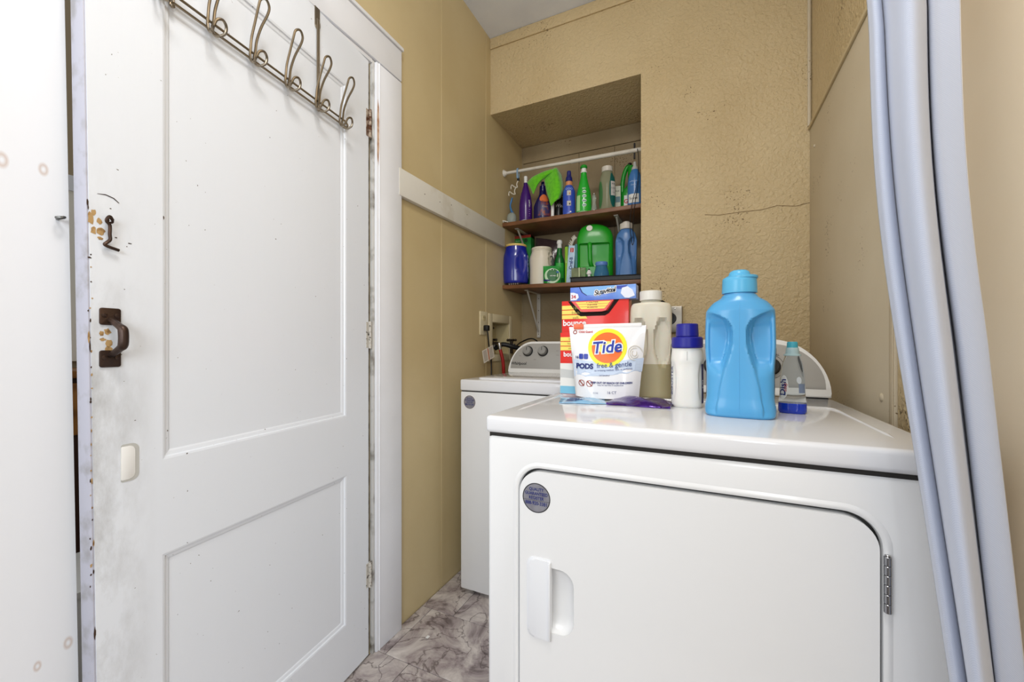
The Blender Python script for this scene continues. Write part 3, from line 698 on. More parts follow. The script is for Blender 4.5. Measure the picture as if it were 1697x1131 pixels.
# ------------------------------------------------------------------ washer outlet box, hoses, outlet and cord on the left wall
ob = thing('washer_outlet_box', 'cream recessed washer outlet box set in the tan left wall behind the washer', 'outlet box', (XL, BOXY0, 0))
oy0, oy1 = yu(808.7, XL) - BOXY0, yu(847.2, XL) - BOXY0; iy1 = BOXY1 - BOXY0
M_CREAM = mat('cream_plastic', (214, 202, 168), .45)
M_CREAMD = mat('cream_recess_plastic', (196, 182, 140), .5)
boxes('frame', [(0, .006, oy0, -.001, .975, 1.235, .002), (0, .006, iy1 + .001, oy1, .975, 1.235, .002), (0, .006, -.001, iy1 + .001, 1.190, 1.235, .002), (0, .006, -.001, iy1 + .001, .975, 1.012, .002)], M_CREAM, ob)
boxes('recess', [(-.085, -.082, .001, iy1 - .001, 1.013, 1.189), (-.082, 0, .0005, .003, 1.013, 1.189), (-.082, 0, iy1 - .003, iy1 - .0005, 1.013, 1.189), (-.082, 0, .001, iy1 - .001, 1.0125, 1.015), (-.082, 0, .001, iy1 - .001, 1.187, 1.1895)], M_CREAMD, ob)
o = cyl('port', .007, 0, .003, M_BLACK, ob, n=14); o.location = (-.079, iy1 - .04, 1.165); o.rotation_euler = (0, pi / 2, 0)
M_IRON = mat('dark_brass', (60, 50, 42), .45, metal=.8)
for k, yy in enumerate((.07, .20)):
    vy = BOXY0 + yy
    v = thing('faucet_valve', ('dark cross-handled water valve inside the outlet box above the black hose', 'dark cross-handled water valve at the right edge of the outlet box')[k], 'valve', (XL - .035 + k * .06, vy, 1.06))
    cyl('stem', .009, -.044, .028, M_IRON, v, bev=.002, n=14)
    bm = bmesh.new()
    for a in (0, pi / 2): bm_tube(bm, [(-.026 * cos(a), -.026 * sin(a), .034), (.026 * cos(a), .026 * sin(a), .034)], [.0052, .0052], 8)
    for a in range(4): bmesh.ops.create_icosphere(bm, subdivisions=2, radius=.0075, matrix=Matrix.Translation((.026 * cos(a * pi / 2), .026 * sin(a * pi / 2), .034)))
    bm_obj('cross_handle', bm, M_IRON, v)
    cyl('spout', .012, -.012, .012, mat('dull_chrome', (120, 118, 112), .35, metal=.9), v, .012, 0, n=16)
Yh = BOXY0 + .07
tag(tube('black_hose', [(XL - .018, Yh, 1.045), (XL + .03, Yh + .004, 1.068), (XL + .09, Yh + .04, 1.052), (XL + .14, Yh + .12, 1.03), (XL + .165, Yh + .21, 1.0), (XL + .17, Yh + .24, .93), (XL + .17, Yh + .25, .6)], .013, mat('black_rubber', (18, 18, 20), .5), None, 12, sm=6), 'thick black rubber drain hose leaving the wall box behind the washer', 'hose')
RY_ = 1.955
rh = thing('red_hose', 'red rubber water hose with silver coupling beside the black hose', 'hose', (xu(829, RY_), RY_, 0))
RHX, RHZ = 0, zv(573, xu(829, RY_), RY_)
tube('tube', [(0, 0, RHZ - .022), (.006, .004, RHZ - .05), (.012, .01, RHZ - .09), (.012, .02, RHZ - .16), (.005, .06, RHZ - .3)], .009, mat('red_rubber', (150, 22, 22), .4), rh, 12, sm=4)
tube('coupling', [(-.006, 0, RHZ + .012), (-.003, 0, RHZ - .004), (0, 0, RHZ - .024)], [.011, .010, .007], M_CHROME, rh, 14)
tube('bend', [(-.006, 0, RHZ + .008), (-.02, .0, RHZ + .014), (-.045, 0, RHZ + .012)], .007, M_IRON, rh, 10, sm=3)
tag(tube('thin_black_cable', [(XL + .003, 2.25, 1.055), (XL + .09, 2.16, 1.085), (XL + .17, 2.13, 1.10), (XL + .22, 2.17, 1.05)], .004, M_BLACK, None, 8, sm=5), 'thin black cable arching out behind the washer console', 'cable')
ol = thing('wall_outlet', 'cream outlet plate on the left wall beside the washer box', 'outlet', (XL, yu(794.5, XL), 0)); ow = yu(806.5, XL) - yu(794.5, XL)
zt0, zb0 = 1.240, 1.117
prism('plate', rrect(ow, zt0 - zb0, .004, 3, ow / 2, (zt0 + zb0) / 2), .006, M_CREAM, ol, lambda a, b, c: (c, a, b), .002)
for zz in (1.205, 1.152):
    sk = prism('socket', rrect(.034, .028, .012, 6, ow / 2, zz), .0015, M_CREAMD, ol, lambda a, b, c: (c + .006, a, b), .0005)
    boxes('slot', [(.0075, .0079, ow / 2 - .008, ow / 2 - .006, zz, zz + .008), (.0075, .0079, ow / 2 + .006, ow / 2 + .008, zz, zz + .008)], M_BLACK, sk)
cd = thing('washer_power_cord', 'black power cord with plug in the cream outlet, running down behind the washer', 'power cord', (XL, yu(801, XL), 0)); cyo = ow / 2 + yu(794.5, XL) - yu(801, XL)
box('plug', .008, .034, cyo - .014, cyo + .014, 1.138, 1.168, M_BLACK, cd, .005)
tube('cord', [(.024, cyo, 1.142), (.026, cyo + .004, 1.12), (.024, cyo + .02, 1.06), (.022, cyo + .045, 1.0), (.02, cyo + .055, .93), (.02, cyo + .055, .75)], .0038, M_BLACK, cd, 8, sm=5)
tg = thing('cord_tag', 'white paper warning tag with orange bar hanging on the black washer cord', 'tag', (XL + .03, yu(801, XL), 0))
def TG(a, b):
    # tag plane: nearly parallel to the wall; a,b in metres about its centre, tilted
    r = .30; y = cyo - .018 + a * cos(r) - b * sin(r); z = 1.018 + a * sin(r) + b * cos(r); return (.012 + a * .1, y, z)
tw, th_ = .100, .066
mk('card', [TG(-tw / 2, -th_ / 2), TG(tw / 2, -th_ / 2), TG(tw / 2, th_ / 2), TG(-tw / 2, th_ / 2)] + [tuple(Vector(TG(*q)) + Vector((-.0008, 0, 0))) for q in ((-tw / 2, -th_ / 2), (tw / 2, -th_ / 2), (tw / 2, th_ / 2), (-tw / 2, th_ / 2))], [(0, 1, 2, 3), (7, 6, 5, 4), (0, 4, 5, 1), (1, 5, 6, 2), (2, 6, 7, 3), (3, 7, 4, 0)], mat('paper_tag', (226, 218, 204), .7), tg, False)
TG2 = lambda a, b: tuple(Vector(TG(a, b)) + Vector((.0006, 0, 0)))
flat('orange_bar', [(-.004, -.031), (.004, -.031), (.004, .031), (-.004, .031)], mat('orange_print', (196, 96, 40), .6), tg, TG2)
for k in range(9):
    for a0, a1 in ((-.044, -.010), (.010, .044)):
        b = -.025 + k * .0062; e = a1 - random.random() * .008
        flat('print_line', [(a0, b), (e, b), (e, b + .0022), (a0, b + .0022)], mat('brown_print', (120, 104, 88), .7), tg, TG2)

# ------------------------------------------------------------------ dryer
DX0, DX1, DY0, DY1 = -.420, .325, .760, 1.47; DWd = DX1 - DX0; DDp = DY1 - DY0
dy = thing('dryer', 'large white front-load clothes dryer standing in front of the textured wall', 'dryer', (DX0, DY0, 0))
def fx(u): return xu(u, DY0) - DX0
cab = box('cabinet', .002, DWd - .002, .004, DDp, .022, .872, M_ENAMEL2, dy, .010, 3)
dx0, dx1, dz0, dz1 = fx(857), fx(1467), .275, .8155
def FR(y): return lambda a, b, c: (a, y - c, b)
cut = prism('cut', rrect(dx1 - dx0, dz1 - dz0, .050, 10, (dx0 + dx1) / 2, (dz0 + dz1) / 2), .03, None, None, lambda a, b, c: (DX0 + a, DY0 + .018 - c, b), 0)
cut.parent = None
M_tmp = dy.location.copy(); bpy.context.view_layer.update()
boolean(cab, [cut])
# rolled rim around the door recess
V = []; F = []; N = 0
prof = [(.010, .0038), (.006, .0022), (.002, .0016), (-.001, .0034), (-.0025, .008), (-.0025, .0135)]
for k, (g, yy) in enumerate(prof):
    R = rrect(dx1 - dx0 + 2 * g, dz1 - dz0 + 2 * g, .050 + g, 10, (dx0 + dx1) / 2, (dz0 + dz1) / 2); N = len(R)
    V += [(a, yy, b) for a, b in R]
for k in range(len(prof) - 1):
    for i in range(N): j = (i + 1) % N; F.append((k * N + i, k * N + j, (k + 1) * N + j, (k + 1) * N + i))
mk('opening_rim', V, F, M_ENAMEL2, dy)
prism('gap_shade_sheet', rrect(dx1 - dx0 + .002, dz1 - dz0 + .002, .050, 10, (dx0 + dx1) / 2, (dz0 + dz1) / 2), .004, mat('painted_gap_shade', (60, 60, 60), .7), dy, lambda a, b, c: (a, .0178 - c * .2, b))  # added dark sheet behind the door, its colour stands in for shade in the gap
# door panel with finger recess
ddoor = prism('door', rrect(dx1 - dx0 - .012, dz1 - dz0 - .014, .045, 10, (dx0 + dx1) / 2, (dz0 + dz1) / 2), .017, M_ENAMEL2, dy, FR(.0165), .006, 4)
hx0, hx1, hxr = fx(877), fx(913), fx(951.5)
zc0, zc1 = .478, .634
def bowl(x0, x1, z0, z1, d, n=10):
    V = []; F = []; K = None
    for i in range(n + 1):
        t = i / n; q = sqrt(max(0, 1 - t ** 2.2)); w = (x1 - x0) * (.35 + .65 * q); h = (z1 - z0) * (.55 + .45 * q)
        R = rrect(w, h, min(w, h) * .36, 6, (x0 + x1) / 2, (z0 + z1) / 2); K = len(R)
        V += [(a, -.004 + (d + .004) * t, b) for a, b in R]
    for i in range(n):
        for k in range(K): j = (k + 1) % K; F.append((i * K + k, i * K + j, (i + 1) * K + j, (i + 1) * K + k))
    F.append(tuple(range(K))[::-1]); F.append(tuple(n * K + k for k in range(K)))
    return V, F
V, F = bowl(hx0 + .012, hxr, zc0 + .016, zc1 - .012, .0155)
cutb = mk('cut', [(a + DX0, b + DY0, c) for a, b, c in V], F, None)
bm = bmesh.new(); bm.from_mesh(cutb.data); bmesh.ops.recalc_face_normals(bm, faces=bm.faces); bm.to_mesh(cutb.data); bm.free()
bpy.context.view_layer.update()
boolean(ddoor, [cutb])
M_HAN = mat('handle_plastic', (224, 226, 230), .3)
han = prism('handle', rrect(hx1 - hx0, zc1 - zc0, (.002, .014, .014, .002), 8, (hx0 + hx1) / 2, (zc0 + zc1) / 2), .0055, M_HAN, ddoor, FR(.0005), .002, 3)
prism('handle_rim', rrect(hx1 - hx0 + .004, zc1 - zc0 + .006, (.002, .015, .015, .002), 8, (hx0 + hx1) / 2 - .002, (zc0 + zc1) / 2), .0018, M_HAN, han, FR(.0), .0008, 2)
box('handle_lip', hx1 - .004, hx1 + .001, -.0085, .008, zc0 + .001, zc1 - .001, M_HAN, han, .0015)
guarantee_sticker(dy, fx(889), .7555, .0292, -.0004, INKB)
hz1, hz0 = .7585, .6765; hm = bmesh.new(); q = (hz1 - hz0) / 6; hxx = fx(1471)
hg = thing('hinge', None, None); hg.parent = dy
for i in range(6): cyl('knuckle', .0046, hz0 + i * q + .0003, hz0 + (i + 1) * q - .0003, mat('hinge_steel', (170, 172, 176), .25, metal=1), hg, hxx, -.001, bev=.0006, n=16)
cyl('hinge_pin', .0036, hz1, hz1 + .002, M_CHROME, hg, hxx, -.001, bev=.0008, n=12)
# lower hinge just out of frame is left with the same look
hm.free()
box('seam', .006, DWd - .006, .008, DDp - .01, .868, .880, M_GROOVE, dy)
# top: flat sheet with a rolled front and a raised U-shaped ridge
box('top', 0, DWd, -.002, DDp - .02, .8775, .9135, M_ENAMEL, dy, .0085, 4)
rl = [(.0345, .072), (.0345, .34), (.0355, .40), (.060, .425), (.30, .428), (.64, .428), (.685, .425), (.6975, .395), (.6975, .30), (.6975, .080)]
bm = bmesh.new(); pts = smoothpts([(a, b, .9118) for a, b in rl], 6); bm_tube(bm, pts, [.001] + [.0042] * (len(pts) - 2) + [.001], 10); bm_obj('raised_ridge', bm, M_ENAMEL, dy)
kz = .9145; kh = .163; ky = yu(1380, .320) - DY0
box('console_foot', DWd - .06, DWd - .012, ky + .012, ky + .07, .912, .918, M_BLACK, dy)
def leand(a, b, c): return (a, ky + .09 - c + (b - kz) * .28, b)
prism('console', console_profile(.012, DWd - .006, kz + .003, kh, .138), .09, M_PLWHITE, dy, leand, .006, 3)
prism('console_face', console_profile(.026, DWd - .018, kz + .026, kh - .036, .130), .0012, M_GREYPAN, dy, lambda a, b, c: (a, ky - c + (b - kz) * .28, b), .0005)
yk = DY0 + ky + .025
def dcon(u, v): x = xu(u, yk); return x - DX0, zv(v, x, yk)
x, z = dcon(1284, 608); dials(dy, x - .012, ky + (z - kz) * .28, z, -.27, M_BLACK, .024, .020)
dials(dy, x - .16, ky + (z - kz) * .28, z, -.27, M_KNOB, .024, .020)
text('lettering', 'NORMAL', .008, INKB, dy, lambda a, b: (x - .004 + a, ky - .002 + (z + .034 + b - kz) * .28, z + .034 + b), bold=.0001)
ring_mesh('dial_scale', x - .012, z, .034, .035, INKB, dy, lambda a, b: (a, ky - .002 + (b - kz) * .28, b), 40)
for (a, b) in ((.05, .05), (DWd - .05, .05), (.05, DDp - .05), (DWd - .05, DDp - .05)): cyl('foot', .018, 0, .024, M_BLACK, dy, a, b)
TOP = .9135
# dryer wall outlet with cord
do = thing('dryer_outlet', 'metal dryer outlet box on the textured wall behind the beige bottle', 'outlet', (xu(1131.5, YB), YB, 0))
zt1, zb1 = zv(508, do.location.x, YB), zv(552, do.location.x, YB)
M_PLATE = mat('stainless_plate', (140, 134, 124), .32, metal=.9)
prism('plate', rrect(.118, zt1 - zb1, .004, 3, -.059, (zt1 + zb1) / 2), .028, M_PLATE, do, lambda a, b, c: (a, -c, b), .003)
o = cyl('receptacle', .026, 0, .012, M_BLACK, do, n=28); o.location = (-.050, -.028, (zt1 + zb1) / 2 + .004); o.rotation_euler = (pi / 2, 0, 0)
o = cyl('screw', .003, 0, .002, M_CHROME, do, n=10); o.location = (-.030, -.028, zt1 - .012); o.rotation_euler = (pi / 2, 0, 0)
tag(tube('power_cord', [(do.location.x - .05, YB - .045, (zt1 + zb1) / 2 + .004), (do.location.x - .052, YB - .08, zt1 - .03), (do.location.x - .075, YB - .09, zt1 + .008), (do.location.x - .105, YB - .075, zt1 + .012), (do.location.x - .14, YB - .06, zt1 - .04), (do.location.x - .15, YB - .06, .9), (do.location.x - .15, YB - .06, .7)], .011, M_BLACK, None, 12, sm=6), 'thick black dryer cord looping behind the beige bottle cap', 'power cord')

# ------------------------------------------------------------------ curtain
def curtain():
    # outline of the gathered cloth at three heights: (photo column at top, middle, bottom ; depth)
    feats = [((1441, 1487, 1570), .700, 0), ((1450, 1497, 1580), .682, 0), ((1460, 1511, 1594), .690, 0), ((1463.5, 1515.5, 1599), .722, 0), ((1469, 1519, 1602), .690, 0), ((1490, 1535, 1613), .650, 0), ((1512, 1555, 1628), .636, 0), ((1530, 1570, 1641), .652, 0), ((1535, 1576, 1645), .690, 0), ((1538, 1582, 1650), .735, 0), ((1539.5, 1584.5, 1652), .700, 0), ((1541.5, 1587.5, 1654.5), .674, 0), ((1545, 1592, 1658.5), .668, 0), ((1556, 1603, 1668), .667, 0), ((1568, 1616, 1679), .6665, 0), ((1580, 1628, 1690), .667, 0), ((1587.5, 1635.5, 1697.5), .668, 0)]
    zt, zm_, zb = zv(0, .22, .66), zv(560, .24, .66), zv(1131, .28, .66)
    F3 = []
    for (us, y, _) in feats:
        xt, xm, xb = (xu(u, y) for u in us)
        F3.append((xt, xm, xb, y))
    K = 5; V = []; F = []; nz = 56; Z0, Z1 = .04, 2.16; cols = None
    for j in range(nz + 1):
        z = Z0 + (Z1 - Z0) * j / nz; P = []
        t = (z - zm_)
        for (xt, xm, xb, y) in F3:
            if t >= 0: x = xm + (xt - xm) * min(t / (zt - zm_), 1.6) - .006 * sin(pi * min(1, t / (zt - zm_)))
            else: x = xm + (xb - xm) * min(-t / (zm_ - zb), 1.25)
            P.append((x, y, z))
        S = smoothpts(P, K); cols = len(S)
        for i, p in enumerate(S): V.append((p.x + .0006 * sin(z * 9 + i * .1), p.y + .0012 * sin(z * 7 + i * .15), z))
    for j in range(nz):
        for i in range(cols - 1): q = j * cols + i; F.append((q, q + 1, q + cols + 1, q + cols))
    return V, F, cols, nz
V, F, ccols, cnz = curtain()
ct = thing('curtain', 'pale grey-blue linen curtain gathered at the right in front of the dryer', 'curtain', (.30, .68, .04))
off = Vector(ct.location)
cl = mk('cloth', [Vector(v) - off for v in V], F, M_CURT, ct, True, 75)
md = cl.modifiers.new('s', 'SOLIDIFY'); md.thickness = .0016; md.offset = 1
tube('hem_piping', [Vector(V[j * ccols + ccols - 1]) - off for j in range(cnz + 1)], .0014, mat('hem_white', (226, 228, 236), .8), ct, 6)
rod = thing('curtain_rod', 'white curtain rod above the frame carrying the linen curtain', 'rod', (XR, .69, 2.17))
tube('tube', [(-1.42, 0, 0), (-.006, 0, 0)], .009, M_PLWHITE, rod, 14)
o = cyl('end_cap', .018, 0, .01, M_PLWHITE, rod); o.rotation_euler = (0, -pi / 2, 0)
o = cyl('end_cap', .018, 0, .01, M_PLWHITE, rod); o.location = (-1.428, 0, 0); o.rotation_euler = (0, pi / 2, 0)

# ------------------------------------------------------------------ shelves in the alcove
SY0, SY1 = 2.076, YN - .010
S1Z, S2L, S2R = 1.7625, 1.4065, 1.388
def bracket(parent, x, zt, dep_=.20, drop=.22):
    b = bmesh.new()
    bm_box(b, x - .011, x + .011, SY1 - .004 - SY0, SY1 - SY0, zt - drop, zt); bm_box(b, x - .011, x + .011, SY1 - SY0 - dep_, SY1 - SY0, zt - .004, zt)
    bm_tube(b, [(x, SY1 - SY0 - dep_ + .02, zt - .004), (x, SY1 - SY0 - .006, zt - drop + .035)], .0055, 8)
    o = bm_obj('bracket', b, mat('grey_white_bracket', (196, 192, 184), .45, metal=.2), parent)
    for k in range(4):
        q = cyl('screw', .0028, 0, .0012, M_CHIPD, o, bev=.0003, n=8); q.location = (x, SY1 - .004 - SY0, zt - .03 - k * (drop - .05) / 3); q.rotation_euler = (pi / 2, 0, 0)
sh1 = thing('wall_shelf', 'upper brown laminate shelf across the alcove holding cleaning bottles', 'shelf', (0, SY0, 0), 0, None)
box('board', XL + .002, NX - .001, 0, SY1 - SY0, S1Z - .021, S1Z, M_SHELF, sh1, .002)
bracket(sh1, xu(874, 2.3), S1Z - .0212, .21, .2); bracket(sh1, xu(1030, 2.3), S1Z - .0212, .21, .2)
sh2 = thing('wall_shelf', 'lower brown laminate shelf with detergent tubs and black tray, above the washer', 'shelf', (0, SY0, 0))
tl = (S2R - S2L) / (NX - XL)
bm = bmesh.new(); bm_box(bm, XL + .002, NX - .001, 0, SY1 - SY0, -.021, 0, .002)
for v in bm.verts: v.co.z += S2L + tl * (v.co.x - XL)
bm_obj('board', bm, M_SHELF, sh2)
def s2z(x): return S2L + tl * (x - XL)
bx = xu(893, SY1); bracket(sh2, bx, s2z(bx) - .0215, .20, .27)
bx = xu(1040, SY1); bracket(sh2, bx, s2z(bx) - .0215, .20, .27)

# white tension rod
ry = 2.10; rxl, rxr = XL, NX
rzl, rzr = zv(288, XL, yu(832, XL)) + .0, zv(249, xu(1056, ry), ry)
tr = thing('tension_rod', 'white tension rod spanning the alcove above the upper shelf', 'rod', (XL, ry, 0))
rzl = zv(287, XL + .02, ry); 
def rodz(x): return rzl + (rzr - rzl) * (x - XL) / (NX - XL)
tube('inner_tube', [(.012, 0, rodz(XL + .012)), (.40, 0, rodz(XL + .40))], .0085, M_RAIL, tr, 14)
tube('outer_tube', [(.40, 0, rodz(XL + .40)), (rxr - XL - .012, 0, rodz(NX - .012))], .0105, M_RAIL, tr, 14)
tube('end_cap', [(.0005, 0, rzl), (.003, 0, rzl), (.010, 0, rzl), (.018, 0, rzl)], [.020, .021, .015, .011], M_RAIL, tr, 20)
tube('end_cap', [(rxr - XL - .0005, 0, rzr), (rxr - XL - .010, 0, rzr), (rxr - XL - .018, 0, rzr)], [.021, .015, .012], M_RAIL, tr, 20)

# ------------------------------------------------------------------ bottle kit
def G(c, rough=.32, **k): return mat('plastic_%d_%d_%d_%d' % (*c, int(rough * 100)), c, rough, **k)
def place(name, label, cat, u0, u1, y, z, extra=0, group=None):
    x, w = span(u0, u1, y); return thing(name, label, cat, (x, y, z), face(x, y, extra), group), x, w
def hz(v, x, y, z): return zv(v, x, y) - z
def trigger(parent, z, s, m, m2=None, out=1):
    """spray head: collar, neck, nozzle body and trigger, pointing away at the back (local +y) or sideways"""
    cyl('collar', .015 * s, z, z + .016 * s, m, parent, n=20)
    b = bmesh.new()
    bm_tube(b, smoothpts([(0, 0, z + .014 * s), (0, 0, z + .035 * s), (0, .004 * s * out, z + .05 * s)], 3), .010 * s, 12)
    bm_tube(b, smoothpts([(0, .012 * s * out, z + .048 * s), (0, -.005 * s * out, z + .054 * s), (0, -.022 * s * out, z + .053 * s), (0, -.036 * s * out, z + .05 * s)], 3), [.011 * s] * 6 + [.008 * s] * 4 if False else .010 * s, 12)
    bm_tube(b, smoothpts([(0, -.022 * s * out, z + .046 * s), (0, -.028 * s * out, z + .03 * s), (0, -.024 * s * out, z + .012 * s)], 4), .004 * s, 8)
    bm_obj('spray_head', b, m2 or m, parent)

# upper shelf -----------------------------------------------------------------
Y1 = 2.135; zS = S1Z + .0003
# measuring scoop
x, w = span(821, 838, 2.09)
sc = thing('measuring_scoop', 'white plastic measuring scoop lying at the left end of the upper shelf', 'scoop', (x + .014, 2.095, zS), radians(15))
V = []; F = []; K = 20; prof = [(0, -.0), (.5, .001), (.85, .008), (1, .018), (.93, .018), (.78, .010), (.4, .004), (0, .003)]
for (r, h) in prof:
    for k in range(K): V.append((-.012 + .020 * r * cos(2 * pi * k / K), .015 * r * sin(2 * pi * k / K), h))
for i in range(len(prof) - 1):
    for k in range(K): F.append((i * K + k, i * K + (k + 1) % K, (i + 1) * K + (k + 1) % K, (i + 1) * K + k))
mk('bowl', V, F, G((226, 222, 212), .3), sc); tube('handle', [(.006, 0, .016), (.022, 0, .012), (.045, 0, .005)], [.004, .003, .0035], G((226, 222, 212), .3), sc, 8, sm=3)
# dish wand: clear round head on blue handle
x, w = span(838, 858, 2.12)
dw = thing('dish_wand', 'clear-headed dish wand with blue handle leaning at the left of the upper shelf', 'dish wand', (x, 2.12, zS), face(x, 2.12))
hd = Loft([(.0, .018, .012, 2), (.008, .026, .02, 2), (.03, .028, .022, 2.2), (.052, .024, .018, 2), (.064, .012, .010, 2)]).mesh('head', mat('clear_grey_plastic', (176, 184, 176), .18, trans=.35, ior=1.2), dw, 24)
tube('handle', [(.006, 0, .060), (-.004, .004, .085), (-.008, .008, .11), (-.002, .008, .135), (.004, .006, .155)], [.009, .006, .005, .006, .004], G((60, 116, 170), .25), dw, 10, sm=4)
# clips on the rod
xh = xu(859, ry)
cp_ = thing('hanging_clip', 'white plastic clip hanger with pale blue loop hanging from the left of the rod', 'hanger', (xh, ry, rodz(xh)))
tube('blue_loop', [(0, -.0105, -.012), (0, -.0135, .004), (0, 0, .0150), (0, .0135, .004), (0, .0105, -.014), (.001, .0, -.046), (0, -.010, -.03)], .0028, G((128, 160, 190), .3), cp_, 8, True, 4)
box('strap', -.0045, .0045, -.0165, -.0135, -.045, .010, G((128, 160, 190), .3), cp_, .001)
box('grip', -.006, .006, -.006, .006, -.055, -.040, M_BLACK, cp_, .002)
wp = G((206, 200, 186), .35)
for k, (a, b) in enumerate(((0, 0), (-.014, -.036))):
    tube('clip', [(a, 0, b - .052), (a - .010, 0, b - .072), (a - .006, 0, b - .092), (a - .024, 0, b - .086), (a - .040, 0, b - .072), (a - .046, 0, b - .082), (a - .045, 0, b - .096)], .0032, wp, cp_, 8, sm=3)
# purple bottle
t, x, w = place('purple_bottle', 'slim dark purple cleaner bottle with white spray neck near the left of upper shelf', 'bottle', 860.5, 882, 2.12, zS)
H = hz(304, x, 2.12, zS); a = w / 2
P = Loft([(0, a * .92, a * .7), (.004, a, a * .78), (H * .35, a, a * .78), (H * .62, a * .86, a * .7), (H * .85, a * .5, a * .46), (H * .97, a * .32, a * .32), (H, a * .32, a * .32)])
P.mesh('body', G((62, 18, 108), .18), t); cyl('white_base', a * .9, -.0001, .005, M_PLWHITE, t)
P.text('lettering', 'FOAM', .014, .62, H * .45, INKW, t, rot=pi / 2)
for k in range(6): P.patch('label_print', .5, .62 + .1 * (k % 2), H * (.12 + .055 * k), H * (.12 + .055 * k) + .003, mat('lilac_print', (170, 140, 190), .4), t)
cyl('neck', .010, H - .002, H + .012, M_PLWHITE, t); cyl('spray_head', .0105, H + .012, H + .038, M_PLWHITE, t); box('nozzle', -.007, .007, -.006, .028, H + .022, H + .036, M_PLWHITE, t, .003)
# navy bottle with orange label, green cloth over it
t, x, w = place('navy_bottle', 'dark navy spray bottle with orange label under the green cloth', 'bottle', 884.5, 914.5, 2.14, zS)
H = hz(318, x, 2.14, zS); a = w / 2; nx_, nH = x, H
P = Loft([(0, a * .95, a * .7), (.005, a, a * .75), (H * .45, a, a * .75), (H * .7, a * .72, a * .6), (H * .9, a * .42, a * .42), (H, a * .38, a * .38)])
P.mesh('body', G((24, 20, 78), .15), t)
lb = P.patch('label', -.55, 1.05, .02, H * .78, mat('navy_orange_label', (58, 52, 96), .35, vary=(40, (150, 70, 40), .5, .62)), t)
P.patch('label_top', -.5, 1.0, H * .58, H * .86, mat('orange_label', (216, 112, 62), .4), t, off=.0010, ell=True)
P.text('lettering', 'Wood', .016, .25, H * .60, INKB, t, off=.0016); P.text('lettering', 'Clean', .013, .25, H * .42, mat('tan_print', (206, 170, 130), .4), t, off=.0012)
cyl('neck', a * .36, H, H + .03, G((24, 20, 78), .15), t); box('spray_head', -.009, .009, -.01, .03, H + .03, H + .055, G((24, 20, 78), .15), t, .004)
# green microfibre cloth draped over the navy bottle
def cloth():
    nu, nv = 26, 22; V = []; F = []
    yc = 2.125
    # control net in photo columns/rows, swept over depth
    net = [[(873, 303, 2.10), (889, 292, 2.085), (905, 285, 2.075), (919, 279, 2.085), (927, 283, 2.11)],
           [(876, 312, 2.10), (888, 302, 2.08), (902, 292, 2.062), (919, 288, 2.068), (931, 297, 2.10)],
           [(880, 322, 2.10), (887, 310, 2.09), (899, 297, 2.075), (921, 305, 2.062), (934, 312, 2.095)],
           [(881, 318, 2.105), (890, 312, 2.10), (903, 305, 2.09), (921, 322, 2.062), (933, 325, 2.09)],
           [(882, 320, 2.11), (892, 307, 2.105), (905, 312, 2.10), (913, 340, 2.070), (930, 331, 2.085)]]
    return net
gc = thing('cleaning_cloth', 'bright green microfibre cloth draped over the navy bottle below the rod', 'cloth', (xu(905, 2.1), 2.1, zS + .13))
go = Vector(gc.location)
def PV(u, v, y): x = xu(u, y); return Vector((x, y, zv(v, x, y))) - go
GC = mat('green_microfibre', (104, 200, 24), .9, bump=(900, .6, .001), sheen=.4, vary=(60, (84, 176, 16), .4, .7))
def sheet(name, rows, m, parent, K=5, th=.0025):
    R = [smoothpts([PV(*p) for p in r], K) for r in rows]; n = len(R[0]); C = [smoothpts([r[i] for r in R], K) for i in range(n)]
    V = [C[i][j] for j in range(len(C[0])) for i in range(n)]; F = [(j * n + i, j * n + i + 1, (j + 1) * n + i + 1, (j + 1) * n + i) for j in range(len(C[0]) - 1) for i in range(n - 1)]
    o = mk(name, V, F, m, parent, True, 180); md = o.modifiers.new('s', 'SOLIDIFY'); md.thickness = th; return o
sheet('right_fold', [[(901, 290, 2.115), (912, 284, 2.10), (921, 278.5, 2.10), (926, 284, 2.13), (930, 290, 2.16)],
                     [(903, 302, 2.10), (911, 300, 2.085), (922, 295, 2.075), (929, 300, 2.10), (933, 306, 2.15)],
                     [(906, 317, 2.095), (913, 316, 2.075), (922, 316, 2.068), (929, 316, 2.08), (933, 318, 2.14)],
                     [(910, 330, 2.085), (914, 331, 2.072), (920, 330, 2.066), (926, 327, 2.075), (930, 325, 2.13)],
                     [(913, 341, 2.075), (914.5, 341, 2.072), (917, 337, 2.070), (922, 332, 2.072), (927, 330, 2.10)]], GC, gc)
sheet('left_fold', [[(920, 279, 2.10), (905, 283, 2.09), (893, 288, 2.085), (882, 294, 2.09), (873, 303, 2.11)],
                    [(920, 283, 2.095), (906, 288, 2.08), (893, 293, 2.078), (883, 299, 2.085), (875, 306, 2.10)],
                    [(915, 287, 2.10), (906, 292, 2.09), (895, 298, 2.082), (885, 304, 2.085), (877, 309, 2.10)],
                    [(909, 290, 2.11), (902, 296, 2.10), (893, 303, 2.09), (886, 312, 2.088), (880, 315, 2.10)],
                    [(903, 292, 2.12), (898, 300, 2.11), (891, 308, 2.10), (884, 321, 2.09), (882, 320, 2.10)]], GC, gc)
